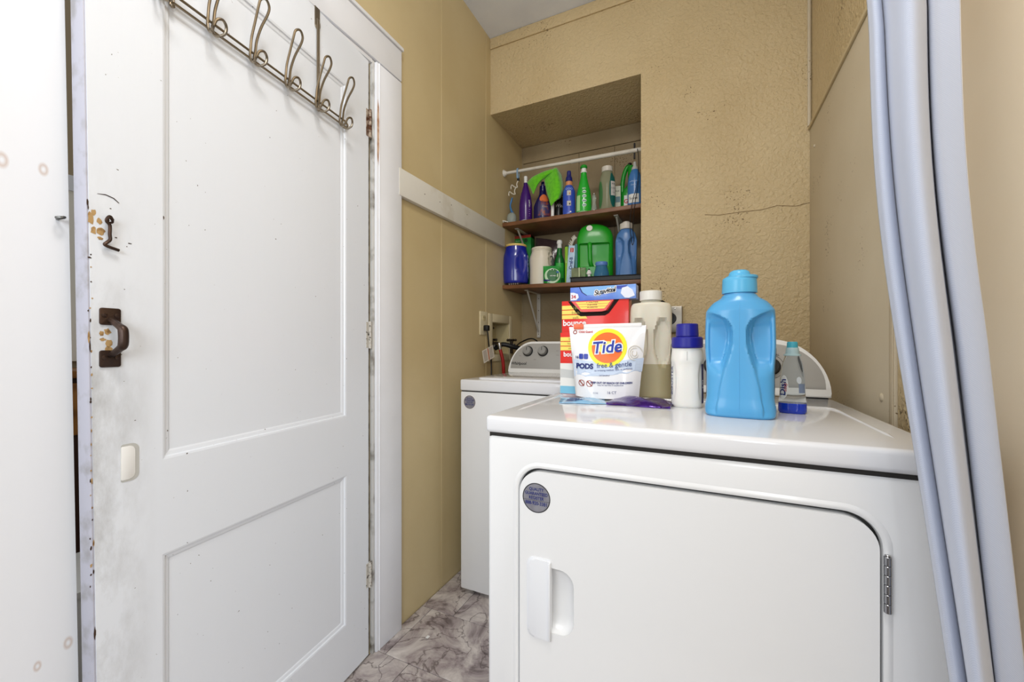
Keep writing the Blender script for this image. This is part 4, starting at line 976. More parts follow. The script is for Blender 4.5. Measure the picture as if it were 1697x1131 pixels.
# white tube + black tin
t, x, w = place('slim_tube', 'slim white tube standing between navy bottle and dark tin', 'tube', 913, 918.5, 2.11, zS); cyl('body', w / 2, 0, hz(335, x, 2.11, zS), M_PLWHITE, t); cyl('cap', w / 2 * .8, hz(335, x, 2.11, zS), hz(331, x, 2.11, zS), M_PLWHITE, t)
t, x, w = place('black_tin', 'black labelled tin with gold rim behind the green cloth', 'tin', 918.5, 933, 2.17, zS); H = hz(326, x, 2.17, zS)
P = Loft([(0, w / 2, w / 2), (H, w / 2, w / 2)], False); P.mesh('body', G((26, 24, 26), .35), t)
for z0 in (.006, H - .008): P.patch('band', -1.5, 1.5, z0, z0 + .004, mat('gold_band', (176, 150, 84), .35, metal=.5), t)
P.text('lettering', 'Wax', .026, .15, H * .56, mat('grey_white_print', (200, 196, 190), .5), t, shear=.3); cyl('lid', w / 2 + .001, H, H + .008, G((26, 24, 26), .35), t)
# blue pump bottle
t, x, w = place('blue_spray_bottle', 'small bright blue bottle with navy pump and orange collar beside the green cloth', 'bottle', 932.5, 953.5, 2.115, zS)
H = hz(308, x, 2.115, zS); a = w / 2; P = Loft([(0, a * .94, a * .8), (.004, a, a * .85), (H * .75, a, a * .85), (H * .93, a * .72, a * .7), (H, a * .52, a * .52)])
P.mesh('body', mat('clear_blue_plastic', (52, 84, 188), .12, coat=.3), t)
cyl('collar', a * .56, H - .004, H + .020, mat('orange_collar', (206, 138, 92), .4), t)
Loft([(H + .020, a * .58, a * .58), (H + .042, a * .50, a * .50), (H + .052, a * .36, a * .36), (H + .074, a * .33, a * .33), (H + .078, a * .28, a * .28)]).mesh('pump', G((28, 32, 110), .3), t)
P.patch('label', -.6, .62, .012, H * .82, mat('blue_label', (46, 74, 178), .35), t)
P.text('lettering', 'GOO', .016, .0, H * .84, mat('pale_blue_print', (140, 160, 220), .4), t, bold=.0006)
for k, zz in enumerate((.28, .62)):
    P.patch('picture', -.32, .30, H * zz, H * (zz + .16), mat('pale_panel', (196, 192, 186), .5), t, off=.001); P.patch('picture_dot', -.0, .2, H * (zz + .03), H * (zz + .09), INKB if k == 0 else mat('tan_dot', (196, 140, 90), .5), t, off=.0014)
P.patch('squiggle', .1, .35, H * .06, H * .10, INKW, t, off=.001)
# green and white cleanser bottle
t, x, w = place('green_bottle', 'bright green cleanser bottle with white neck and round green cap on upper shelf', 'bottle', 954.5, 980.5, 2.115, zS)
H = hz(287, x, 2.115, zS); a = w / 2
P = Loft([(0, a * .95, a * .7), (.004, a, a * .74), (H * .3, a * .99, a * .74), (H * .52, a * .86, a * .66), (H * .75, a * .58, a * .5), (H * .95, a * .38, a * .36), (H, a * .36, a * .36)])
P.mesh('body', G((28, 170, 44), .2, coat=.3), t); cyl('base', a * .9, -.0001, .004, G((180, 220, 170), .3), t)
cyl('neck', a * .32, H, H + .026, M_PLWHITE, t); cyl('collar', a * .42, H - .001, H + .006, M_PLWHITE, t)
Loft([(H + .022, a * .36, a * .36), (H + .027, a * .46, a * .46), (H + .034, a * .44, a * .44), (H + .041, a * .28, a * .28), (H + .042, .001, .001)]).mesh('cap', G((34, 150, 44), .3), t)
for k in range(4): P.patch('label_badge', -.22, .35, H * (.13 + .11 * k), H * (.21 + .11 * k), mat('mint_white_badge', (200, 226, 206), .4), t, ell=True); P.patch('badge_bar', -.15, .28, H * (.155 + .11 * k), H * (.175 + .11 * k), mat('teal_print', (34, 96, 110), .4), t, off=.001)
P.text('lettering', 'BIO', .011, .05, H * .58, INKW, t)
P.patch('side_label', -1.1, -.5, .008, H * .42, mat('pale_green_label', (170, 214, 150), .4), t)
# little glass trinket
t, x, w = place('glass_ornament', 'small clear ridged glass piece between green bottle and clear bottle', 'glass', 979.5, 989.5, 2.12, zS); H = hz(322, x, 2.12, zS)
Loft([(0, w * .3, w * .3), (.006, w * .5, w * .5), (H * .3, w * .45, w * .4), (H * .5, w * .3, w * .3), (H * .75, w * .4, w * .35), (H, w * .15, w * .15)]).mesh('stem', mat('glass', (215, 222, 210), .05, trans=.7, ior=1.4), t, 14)
cyl('rim', w * .2, H - .002, H + .002, M_CHROME, t, n=12)
# clear bottle with white cap
t, x, w = place('clear_bottle', 'clear bottle with white cap, green tinted side and teal label on the upper shelf', 'bottle', 992.5, 1020, 2.12, zS)
H = hz(286, x, 2.12, zS); a = w / 2
P = Loft([(0, a * .92, a * .66), (.005, a, a * .72), (H * .6, a, a * .72), (H * .82, a * .9, a * .68), (H * .95, a * .7, a * .6), (H, a * .64, a * .58)])
P.mesh('body', mat('smoky_clear_plastic', (158, 160, 132), .12, trans=.35, ior=1.15), t); cyl('cap', a * .68, H, H + .026, mat('satin_white', (206, 200, 190), .35), t)
P.patch('label', .25, 1.35, .01, H * .95, mat('dark_teal_label', (14, 90, 84), .35), t, ell=True); P.patch('label_panel', .45, 1.25, H * .35, H * .72, mat('pale_panel', (196, 192, 186), .5), t, off=.001)
for k in range(3): P.text('lettering', ('AXE', 'CLEAN', 'fresh')[k], (.013, .010, .007)[k], .85, H * (.65 - .11 * k), INKB, t, off=.0015)
P.patch('tinted_side', -1.4, -.55, .01, H * .75, mat('green_tint', (60, 110, 66), .3), t, ell=True)
# white box w/ teal square
t, x, w = place('small_carton', 'pale small carton with a teal square standing behind the clear bottle', 'carton', 1018.5, 1028.5, 2.165, zS); H = hz(309, x, 2.165, zS)
box('carton', -w / 2 - .01, w / 2, 0, .03, 0, H, mat('pale_carton', (206, 208, 190), .6), t, .001); box('teal_square', -w / 2 + .002, w / 2 - .003, -.0006, 0, H * .38, H * .6, mat('teal_print', (34, 96, 110), .4), t)
text('lettering', 'hot', .014, INKB, t, lambda p, q: (p - .001, -.0006, H * .82 + q)); box('flap', -w / 2 - .009, w / 2 - .001, .001, .029, H, H + .001, M_PLWHITE, t)
# green handled jug at the right of the upper shelf
t, x, w = place('green_handled_jug', 'green jug with curved handle, partly behind the blue bottle at upper right', 'jug', 1028.5, 1058, 2.20, zS)
H = hz(275, x, 2.20, zS); gj = G((26, 140, 40), .25)
b = bmesh.new(); bm_tube(b, smoothpts([(-w * .40, 0, H * .40), (-w * .40, 0, H * .6), (-w * .32, 0, H * .80), (-w * .16, 0, H * .95), (-.0, 0, H * 1.0)], 5), .0115, 12); bm_obj('handle', b, gj, t)
Loft([(0, w * .5, .03, 3), (H * .35, w * .5, .032, 3), (H * .44, w * .42, .03, 3), (H * .6, w * .28, .028, 2.5, w * .18, 0), (H * .85, w * .26, .026, 2.5, w * .16, 0), (H * .98, w * .18, .02, 2, w * .08, 0)]).mesh('body', gj, t)
cyl('cap', .010, H * .98, H * .98 + .018, M_BLACK, t, w * .02, 0)
flat('label', [(-w * .32, H * .05), (w * .4, H * .05), (w * .4, H * .33), (-w * .30, H * .33)], mat('white_label', (220, 220, 216), .5), t, lambda p, q: (p, -.0328, q))
text('lettering', 'Gain', .030, INKR, t, lambda p, q: (p, -.0336, H * .2 + q), bold=.0008)
# blue translucent bottle at right
t, x, w = place('blue_bottle', 'blue detergent bottle with grey neck at the right end of the upper shelf', 'bottle', 1040, 1064, 2.11, zS)
H = hz(282, x, 2.11, zS); a = w / 2
P = Loft([(0, a * .95, a * .75), (.005, a, a * .8), (H * .6, a, a * .8), (H * .85, a * .8, a * .7), (H, a * .45, a * .45)]); P.mesh('body', G((58, 112, 172), .25), t)
P.patch('label', -1.0, .6, H * .06, H * .3, mat('white_label', (220, 220, 216), .5), t); P.text('lettering', 'softener', .012, -.2, H * .65, mat('pale_blue_print2', (170, 196, 226), .4), t); P.text('lettering', 'fresh', .012, -.2, H * .55, mat('pale_blue_print2', (170, 196, 226), .4), t)
P.text('lettering', 'Suave', .018, -.2, H * .18, INKB, t, off=.0014)
Loft([(H, a * .46, a * .46), (H + .012, a * .42, a * .42), (H + .018, a * .28, a * .28), (H + .040, a * .2, a * .2)]).mesh('neck', mat('grey_neck', (176, 176, 172), .35), t)
# black string hanging from the rod end
sxx = xu(1050, 2.045)
tag(tube('black_string', [(sxx + .012, 2.088, rodz(sxx + .012)), (sxx + .02, 2.066, zv(262, sxx, 2.05)), (sxx + .018, 2.055, zv(300, sxx, 2.05)), (sxx - .008, 2.055, zv(335, sxx, 2.05)), (sxx - .018, 2.052, zv(370, sxx, 2.05)), (sxx - .012, 2.050, zv(395, sxx, 2.05)), (sxx - .006, 2.050, zv(406, sxx, 2.05)), (sxx + .001, 2.050, zv(398, sxx, 2.05)), (sxx - .004, 2.052, zv(380, sxx, 2.05)), (sxx + .004, 2.055, zv(340, sxx, 2.05)), (sxx + .022, 2.06, zv(300, sxx, 2.05))], .0018, M_BLACK, None, 6, sm=5), 'thin black string looping down from the right end of the rod', 'string')
box_ = box('rod_bracket', xu(1051, YN - .02) - .004, xu(1051, YN - .02) + .004, YN - .014, YN - .0095, zv(262, -.3, YN), zv(236, -.3, YN), M_BLACK, None); tag(box_, 'short black hanging strap on the alcove back near its upper right', 'strap')

# lower shelf -----------------------------------------------------------------
Y2 = 2.14
def s2(u, y): return s2z(xu(u, y)) + .0004
# detergent tub, blue, yellow lid, on a flat glass dish
zt_b = s2(855, 2.135) 
x, w = span(833.5, 876.5, 2.14)
dish = thing('glass_dish', 'small dark glass coaster under the blue tub on the lower shelf', 'dish', (x, 2.14, zt_b)); 
Loft([(0, w * .40, w * .36), (.006, w * .42, w * .38), (.012, w * .43, w * .39)]).mesh('dish', mat('dark_glass', (30, 30, 34), .08, coat=.5), dish)
for k in range(5): q = Loft([(0, .004, .004), (.006, .006, .006), (.010, .003, .003)]).mesh('glass_bead', M_CHROME, dish, 10); q.location = (-.012 + .013 * k, -w * .42, 0)
zb_ = zt_b + .0125; tb = thing('blue_tub', 'royal blue detergent tub with yellow lid at left of the lower shelf', 'tub', (x, 2.14, zb_), face(x, 2.14))
H = hz(411, x, 2.14, zb_); a = w / 2
def tubdent(c, wd, z0, z1, dp):
    def f(th, z):
        d = ((th - c) / wd) ** 2 + ((z - (z0 + z1) / 2) / ((z1 - z0) / 2)) ** 2
        return 1 - dp * (1 - sstep(.45, 1.0, d))
    return f
P = Loft([(0, a * .88, a * .8, 2.3), (.006, a * .95, a * .86, 2.3), (H * .35, a, a * .9, 2.3), (H * .7, a * .98, a * .88, 2.3), (H * .92, a * .84, a * .8, 2.1), (H, a * .80, a * .78, 2)], dent=tubdent(.45, .42, H * .18, H * .9, .14))
P.mesh('body', G((26, 40, 150), .16, coat=.4), tb, 64)
Loft([(H, a * .80, a * .78), (H + .003, a * .84, a * .82), (H + .010, a * .84, a * .82), (H + .013, a * .8, a * .78)]).mesh('lid', mat('pale_yellow_lid', (226, 196, 118), .4), tb, 40)
P.patch('label', .95, 1.65, H * .12, H * .8, mat('pale_blue_label', (140, 156, 210), .4, vary=(70, (40, 50, 120), .5, .6)), tb, ell=True)
P.text('lettering', 'OXI', .018, 1.2, H * .72, INKW, tb, off=.0016); P.text('lettering', 'POWER', .009, 1.15, H * .46, INKB, tb, off=.0016)
# white tub
x, w = span(877.5, 917.5, 2.168); z_ = s2(897, 2.168)
tw_ = thing('white_tub', 'off-white screw-top tub with moulded grip beside the blue tub', 'tub', (x, 2.168, z_), face(x, 2.168)); H = hz(417, x, 2.168, z_); a = w / 2
P = Loft([(0, a * .9, a * .8, 2.3), (.005, a * .98, a * .88, 2.3), (H * .45, a * .97, a * .88, 2.3), (H * .75, a, a * .9, 2.2), (H * .93, a * .86, a * .82, 2), (H, a * .8, a * .78, 2)], dent=tubdent(.95, .42, H * .42, H * .95, .22))
wt = mat('off_white_plastic', (222, 214, 196), .35); P.mesh('body', wt, tw_, 64)
Loft([(H - .002, a * .84, a * .82), (H + .002, a * .85, a * .83), (H + .005, a * .80, a * .78), (H + .007, a * .84, a * .82), (H + .015, a * .84, a * .82), (H + .018, a * .79, a * .77)], False).mesh('lid', wt, tw_, 40)
P.patch('label', 1.15, 1.7, H * .2, H * .85, mat('dark_side_label', (70, 72, 70), .5), tw_, off=.001)
# red/green carton behind
x, w = span(846, 881, 2.25); z_ = s2(862, 2.25)
t = thing('green_carton', 'green carton with red top edge behind the blue tub on the lower shelf', 'carton', (x, 2.25, z_), 0); H = hz(391, x, 2.25, z_)
gcart = G((28, 140, 52), .45); box('carton', -w / 2, w / 2, 0, .06, 0, H, gcart, t, .001); box('red_edge', -w / 2, w / 2, -.0008, .0605, H - .016, H + .0006, mat('brick_red_print', (160, 52, 34), .5), t)
text('lettering', 'Scour', .014, mat('pale_print', (200, 220, 190), .5), t, lambda p, q: (p - .02, -.001, H - .03 + q)); flat('oval', disc_poly(w * .25, H - .032, .012), mat('dark_green_oval', (20, 70, 30), .5), t, lambda p, q: (p, -.001, q))
flat('oval', disc_poly(-w * .0, H - .055, .016, .010), INKW, t, lambda p, q: (p, -.001, q))
# dark plastic bag of bits
x, w = span(887, 928, 2.30); z_ = s2(904, 2.30)
t = thing('dark_bag', 'translucent dark plastic bag standing behind the white tub', 'bag', (x, 2.30, z_)); H = hz(393, x, 2.30, z_)
V = []; F = []; nx, nz = 18, 12; r = random.Random(3)
for sgn in (-1, 1):
    for j in range(nz + 1):
        for i in range(nx + 1):
            p, q = i / nx * 2 - 1, j / nz; e = (1 - p ** 4) * (1 - q ** 3); V.append((p * w / 2 * (1 + .02 * sin(q * 9)), sgn * (.003 + .024 * e + .004 * sin(p * 9 + q * 5) * e), q * H * (1 - .12 * (i / nx)) + .003 * r.random() * (q > .9)))
for s_ in range(2):
    o_ = s_ * (nx + 1) * (nz + 1)
    for j in range(nz):
        for i in range(nx): q = o_ + j * (nx + 1) + i; F.append((q, q + 1, q + nx + 2, q + nx + 1) if s_ == 0 else (q, q + nx + 1, q + nx + 2, q + 1))
mk('bag', V, F, mat('dark_plastic_film', (74, 58, 60), .2, bump=(70, .6, .004), coat=.4), t, True, 180)
tube('bag_hem', [(-w / 2, 0, H), (0, .003, H * .95), (w / 2, 0, H * .885)], .0035, mat('dark_plastic_film', (74, 58, 60)), t, 8, sm=4)
# green spray bottle w/ white nozzle
x, w = span(918.5, 936, 2.215); z_ = s2(927, 2.215)
t = thing('green_spray_bottle', 'dark green spray bottle with white nozzle behind the green pouch', 'bottle', (x, 2.215, z_), face(x, 2.215)); H = hz(412, x, 2.215, z_); a = w / 2 * 1.1; gs = G((20, 108, 44), .25)
P = Loft([(0, a * .9, a * .7), (.004, a, a * .75), (H * .5, a, a * .75), (H * .72, a * .75, a * .6), (H * .85, a * .45, a * .42), (H, a * .40, a * .40)]); P.mesh('body', gs, t)
P.patch('label', -.7, .8, H * .2, H * .6, mat('leaf_green_label', (44, 170, 60), .4), t)
Loft([(H, a * .42, a * .42), (H + .012, a * .40, a * .40), (H + .022, a * .36, a * .36), (H + .026, a * .48, a * .44), (H + .036, a * .50, a * .46), (H + .046, a * .36, a * .36), (H + .048, .001, .001)]).mesh('nozzle', M_PLWHITE, t)
# green pouch standing
x, w = span(900, 930, 2.10); z_ = s2(915, 2.10)
t = thing('green_pouch', 'green and white refill pouch leaning at the front of the lower shelf', 'pouch', (x, 2.10, z_), face(x, 2.10)); H = hz(441, x, 2.10, z_)
def pouch_body(name, wt_, wb_, H, dpt, m, parent, tilt=0, n=14, wav=0.0):
    V = []; F = []
    for s_ in (-1, 1):
        for j in range(n + 1):
            q = j / n; ww = wb_ + (wt_ - wb_) * q
            for i in range(n + 1):
                p = i / n * 2 - 1; e = (1 - p ** 4) * max(0, 1 - q ** 2.2)
                V.append((p * ww / 2, s_ * (.0008 + dpt * e) + tilt * q * H + wav * sin(p * 4 + q * 6) * e, q * H + .004 * (p * p) * (1 - q)))
    N = (n + 1) ** 2
    for s_ in range(2):
        for j in range(n):
            for i in range(n): q = s_ * N + j * (n + 1) + i; F.append((q, q + 1, q + n + 2, q + n + 1) if s_ == 0 else (q, q + n + 1, q + n + 2, q + 1))
    for i in range(n): F.append((i, i + 1, N + i + 1, N + i)); q = n * (n + 1); F.append((q + i, q + i + 1, N + q + i + 1, N + q + i))
    for j in range(n):
        a_ = j * (n + 1); F.append((a_, a_ + n + 1, N + a_ + n + 1, N + a_)); a_ += n; F.append((a_, a_ + n + 1, N + a_ + n + 1, N + a_))
    o = mk(name, V, F, m, parent, True, 60)
    def surf(a, b, off=.0012):
        q = b / H; ww = wb_ + (wt_ - wb_) * q; p = max(-1, min(1, a / (ww / 2))); e = (1 - p ** 4) * max(0, 1 - q ** 2.2)
        return (a, -(.0008 + dpt * e) + tilt * q * H + wav * sin(p * 4 + q * 6) * e - off, b + .004 * (p * p) * (1 - q))
    return o, surf
o, sf = pouch_body('pouch', w, w * .96, H, .018, mat('glossy_green_film', (24, 146, 52), .2, coat=.4), t)
def fpoly(name, P_, m, parent, fr, sub=3):
    bm = bmesh.new(); f = bm.faces.new([bm.verts.new((p[0], p[1], 0)) for p in P_]); bmesh.ops.triangulate(bm, faces=bm.faces)
    bmesh.ops.subdivide_edges(bm, edges=bm.edges, cuts=sub, use_grid_fill=True)
    for v in bm.verts: v.co = fr(v.co.x, v.co.y)
    me = bpy.data.meshes.new(name); bm.to_mesh(me); bm.free(); return link(name, me, m, parent, False)
sf1 = lambda a, b: sf(a, b, .002); sf2 = lambda a, b: sf(a, b, .0026); sf3 = lambda a, b: sf(a, b, .0032)
fpoly('white_swirl', disc_poly(.002, H * .42, w * .44, H * .42), mat('pale_green_white', (196, 226, 190), .4), t, sf1); fpoly('green_disc', disc_poly(.004, H * .46, w * .33, H * .36), mat('deep_green', (18, 104, 44), .4), t, sf2)
text('lettering', 'soft soap', .0085, INKW, t, lambda p, q: sf3(.004 + p, H * .42 + q), bold=.0002); fpoly('badge', disc_poly(0, H * .78, .010, .007), INKW, t, sf2); fpoly('badge', disc_poly(w * .3, H * .62, .008, .006), mat('blue_badge', (60, 110, 170), .4), t, sf2)
fpoly('blue_flash', [(-w * .46, H * .1), (-w * .1, H * .1), (-w * .1, H * .2), (-w * .46, H * .2)], INK, t, sf2)
# scrub brush
x, w = span(936, 957, 2.20); z_ = s2(946, 2.20)
t = thing('scrub_brush', 'white-bristled scrub brush standing handle down behind the toothpaste-style cartons', 'brush', (x, 2.21, z_)); H = hz(392, x, 2.21, z_)
hp = smoothpts([(-.012, 0, 0), (-.012, 0, H * .5), (-.008, 0, H * .72), (.008, 0, H * .9), (.028, 0, H * .97)], 6); tube('handle', hp, .007, G((214, 210, 196), .4), t, 10)
for i in range(8):
    q = hp[len(hp) // 2 + 1 + i * (len(hp) // 2 - 2) // 8]; d = Vector((-.6 + i * .09, 0, .8)).normalized()
    tube('bristle', [q, q + d * .014, q + d * .022 + Vector((-.003, 0, 0))], [.0038, .0032, .0022], G((224, 220, 206), .5), t, 6)
# lime carton, oral box, teal carton
x, w = span(936, 941, 2.15); z_ = s2(938, 2.15); t = thing('lime_box', 'narrow lime green packet between green spray bottle and pale blue carton', 'packet', (x, 2.15, z_)); H = hz(409, x, 2.15, z_)
box('packet', -w / 2, w / 2, 0, .03, 0, H, G((140, 190, 40), .4), t, .002); box('packet_cap', -w / 2 + .001, w / 2 - .001, .002, .028, H, H + .008, G((30, 60, 26), .4), t, .002); text('lettering', 'eco', .009, INKW, t, lambda p, q: (q, -.0005, H * .6 + p))
x, w = span(938.5, 953, 2.115); z_ = s2(944, 2.115)
t = thing('pale_blue_carton', 'tall narrow pale blue toothpaste carton leaning on the lower shelf', 'carton', (x - .007, 2.115, z_), 0); t.rotation_euler = (0, radians(4), face(x, 2.115) * .6); H = hz(407, x, 2.115, z_); w *= .78
cb = mat('pale_blue_carton', (176, 204, 226), .4, vary=(30, (120, 168, 204), .5, .7)); box('carton', -w / 2, w / 2, 0, .028, 0, H, cb, t, .0008)
flat('red_flash', rrect(w * .5, .024, .004, 4, .001, H * .88), INKR, t, lambda p, q: (p, -.0006, q)); text('lettering', 'NEW', .009, INKW, t, lambda p, q: (.001 - q, -.0010, H * .88 + p))
text('lettering', 'Oral-B', .024, INK, t, lambda p, q: (.001 - q, -.0006, H * .53 + p), bold=.0006); text('lettering', 'fresh mint', .011, mat('teal_print', (34, 96, 110), .4), t, lambda p, q: (.001 - q, -.0006, H * .22 + p))
x, w = span(952.5, 956.5, 2.12); z_ = s2(954, 2.12); t = thing('teal_carton', 'dull teal carton edge between pale blue carton and green jug', 'carton', (x, 2.12, z_)); H = hz(405, x, 2.12, z_)
box('carton', -w / 2, w / 2, 0, .03, 0, H, G((70, 130, 134), .45), t, .001); text('lettering', 'mint', .014, INKB, t, lambda p, q: (q, -.0005, H * .35 + p)); box('flap', -w / 2 + .001, w / 2 - .001, .001, .029, H, H + .001, G((90, 150, 150), .45), t)
# black tray
x0, x1 = xu(946, 2.085), NX - .004; TY0, TY1 = 2.080, 2.30
zt_ = s2z(x0)
tr_ = thing('black_tray', 'shallow black plastic tray carrying jugs on the lower shelf', 'tray', (x0, TY0, 0)); Wt = x1 - x0; Dt = TY1 - TY0
b = bmesh.new(); TH = .024
bm_box(b, 0, Wt, 0, Dt, .0, .003); bm_box(b, 0, Wt, 0, .003, 0, TH); bm_box(b, 0, Wt, Dt - .003, Dt, 0, TH); bm_box(b, 0, .003, 0, Dt, 0, TH); bm_box(b, Wt - .003, Wt, 0, Dt, 0, TH)
for v in b.verts: v.co.z += s2z(x0 + v.co.x) + .0003
bm_obj('tray', b, M_BLACK, tr_)
tube('rim', [(-.002, -.002, s2z(x0) + TH), (Wt, -.002, s2z(x1) + TH), (Wt, Dt, s2z(x1) + TH), (-.002, Dt, s2z(x0) + TH)], .003, M_BLACK, tr_, 6, True)
def tz(x): return s2z(x) + .0038
# green jug with moulded handle
x, w = span(956, 1016, 2.19); z_ = tz(x)
t = thing('green_jug', 'big green jug with white round cap and moulded handle standing in the black tray', 'jug', (x, 2.19, z_), face(x, 2.19)); H = hz(373, x, 2.19, z_)
GJ = mat('green_hdpe', (30, 158, 34), .32, coat=.15); a = w / 2
P = Loft([(0, a * .96, .045, 5), (.005, a, .050, 5), (H * .55, a, .050, 5), (H * .74, a, .050, 4, 0, 0), (H * .84, a * .93, .048, 3.4), (H * .93, a * .76, .042, 2.8, -a * .04), (H * .985, a * .45, .03, 2.4, -a * .08), (H, a * .2, .02, 2, -a * .1)], dent=None)
def jd(th, z):
    return 1
body = P.mesh('body', GJ, t, 72)
# hollow beside the handle
V, F = [], []
def hollow(x0_, x1_, z0_, z1_, d):
    bm = bmesh.new(); bm_box(bm, x0_, x1_, -.08, -.05 + d, z0_, z1_, .008, 3)
    o = bm_obj('cut', bm, None); o.matrix_world = Matrix.Translation(t.location) @ Matrix.Rotation(t.rotation_euler[2], 4, 'Z'); return o
c1 = hollow(-a * .88, a * .80, H * .26, H * .66, .022)
bpy.context.view_layer.update(); boolean(body, [c1])
tube('handle', [(-a * .28, -.030, H * .66), (-a * .28, -.046, H * .63), (-a * .27, -.048, H * .5), (-a * .25, -.046, H * .36), (-a * .18, -.036, H * .29), (-a * .1, -.024, H * .27)], [.012, .0125, .0115, .011, .011, .009], GJ, t, 14, sm=4)
c = cyl('cap', .0165, 0, .016, mat('white_cap', (232, 230, 222), .35), t, n=32); c.location = (-a * .30, -.034, H * .90); c.rotation_euler = (radians(78), 0, 0)
# blue jar in front
x, w = span(983, 1010, 2.105); z_ = tz(x); t = thing('blue_jar', 'small round blue jar with pale blue lid in front of the green jug', 'jar', (x, 2.108, z_), face(x, 2.108)); H = hz(441, x, 2.108, z_); a = w / 2 * .98
a = min(a, .0385)
Loft([(0, a * .6, a * .5), (.004, a * .8, a * .62), (H * .45, a, a * .66), (H * .8, a * .82, a * .6), (H, a * .72, a * .55)]).mesh('jar', mat('translucent_blue', (70, 130, 170), .1, trans=.3, ior=1.2), t)
P = Loft([(H, a * .75, a * .6), (H + .005, a * .82, a * .65), (H + .016, a * .82, a * .65), (H + .020, a * .74, a * .58)]); P.mesh('lid', G((92, 132, 200), .3), t)
# clear plastic case
x, w = span(947, 971, 2.102); z_ = tz(x); t = thing('clear_case', 'clear green-tinted square plastic case at the left of the black tray', 'case', (x, 2.098, z_), face(x, 2.098) * .5); H = hz(444, x, 2.10, z_)
box('case', -w / 2, w / 2, 0, .03, 0, H, mat('clear_case', (176, 186, 150), .08, trans=.6, ior=1.1), t, .0015); box('case_edge', w * .02, w * .08, -.0008, .0, .001, H, mat('pale_edge', (206, 214, 170), .3), t); box('contents', -w / 2 + .003, -.001, .004, .026, .002, H * .8, mat('pale_contents', (150, 158, 132), .6), t)
# tiny figurine-like white trinket (plain)
x, w = span(971.5, 981, 2.10); z_ = tz(x); t = thing('white_trinket', 'tiny white ceramic trinket with gold knob between clear case and blue jar', 'trinket', (x, 2.10, z_)); H = hz(448, x, 2.10, z_)
Loft([(0, w * .26, w * .26), (H * .6, w * .28, w * .28), (H * .65, w * .5, w * .4), (H * .8, w * .42, w * .4), (H, w * .2, w * .2)]).mesh('body', M_PLWHITE, t, 18); Loft([(H, .003, .003), (H + .004, .005, .005), (H + .008, .001, .001)]).mesh('knob', M_IRON, t, 12)
# hourglass-waisted jug form, used for three bottles
def interp(T, z):
    for i in range(len(T) - 1):
        if z <= T[i + 1][0]:
            t = (z - T[i][0]) / (T[i + 1][0] - T[i][0]); t = max(0, min(1, t)); return T[i][1] * (1 - t) + T[i + 1][1] * t
    return T[-1][1]
XI = [(0, .62), (.1, .61), (.22, .56), (.32, .48), (.40, .40), (.47, .30), (.54, .215), (.61, .175), (.68, .165), (.73, .19), (.77, .27), (.80, .38), (.83, .56), (.855, .78), (.88, 1.2)]
def waist_push(H, dmax):
    def f(x, z):
        q = z / H; xi = interp(XI, q)
        deep = sstep(.33, .46, q) * (1 - sstep(.80, .87, q))
        m1 = sstep(0, .11, x - xi) * deep * dmax * (1 - .55 * sstep(.86, .97, x))
        m2 = sstep(.0, .05, x - xi) * (1 - deep) * .12 * sstep(.0, .06, q) * (1 - sstep(.55, .8, q))
        # shallow second step of the hollow
        m3 = sstep(0, .05, x - xi - .14) * sstep(.40, .48, q) * (1 - sstep(.74, .80, q)) * dmax * .35 * (1 - sstep(.84, .88, x))
        return m1 + m2 + m3
    return f
def oval_push(H, zc, hh, xc, wx, d):
    def f(x, z):
        r_ = ((x - xc) / wx) ** 2 + ((z / H - zc) / hh) ** 2
        return d * (1 - sstep(.78, 1.0, r_)) + d * .25 * (1 - sstep(0, .7, r_))
    return f
def waist_dent(wd0, zc, hz_, dp, cen):
    def f(th, z):
        k = 1
        for sg in (-1, 1):
            d = ((th - sg * cen) / wd0) ** 2 + ((z - zc) / hz_) ** 2
            k -= dp * (1 - sstep(.52, 1.0, d))
        return k
    return f
x, w = span(1021, 1057, 2.135); z_ = tz(x)
t = thing('blue_softener_bottle', 'blue waisted softener bottle with white cap at the right of the black tray', 'bottle', (x - .004, 2.135, z_), face(x, 2.135)); H = hz(381, x, 2.135, z_); a = w / 2
P = Loft([(0, a * .92, a * .6, 3), (.005, a * .97, a * .64, 3), (H * .35, a * .97, a * .6, 2.6), (H * .75, a, a * .6, 2.4), (H * .9, a * .86, a * .56, 2.2), (H, a * .55, a * .45, 2)], push=waist_push(H, .5))
P.mesh('body', G((74, 120, 178), .28), t, 120, 8); cyl('collar', a * .60, H, H + .030, mat('satin_white', (206, 200, 190), .35), t); cyl('cap', a * .32, H + .030, H + .040, mat('satin_white', (206, 200, 190), .35), t)

# things on the dryer ----------------------------------------------------------
zT = TOP + .0004
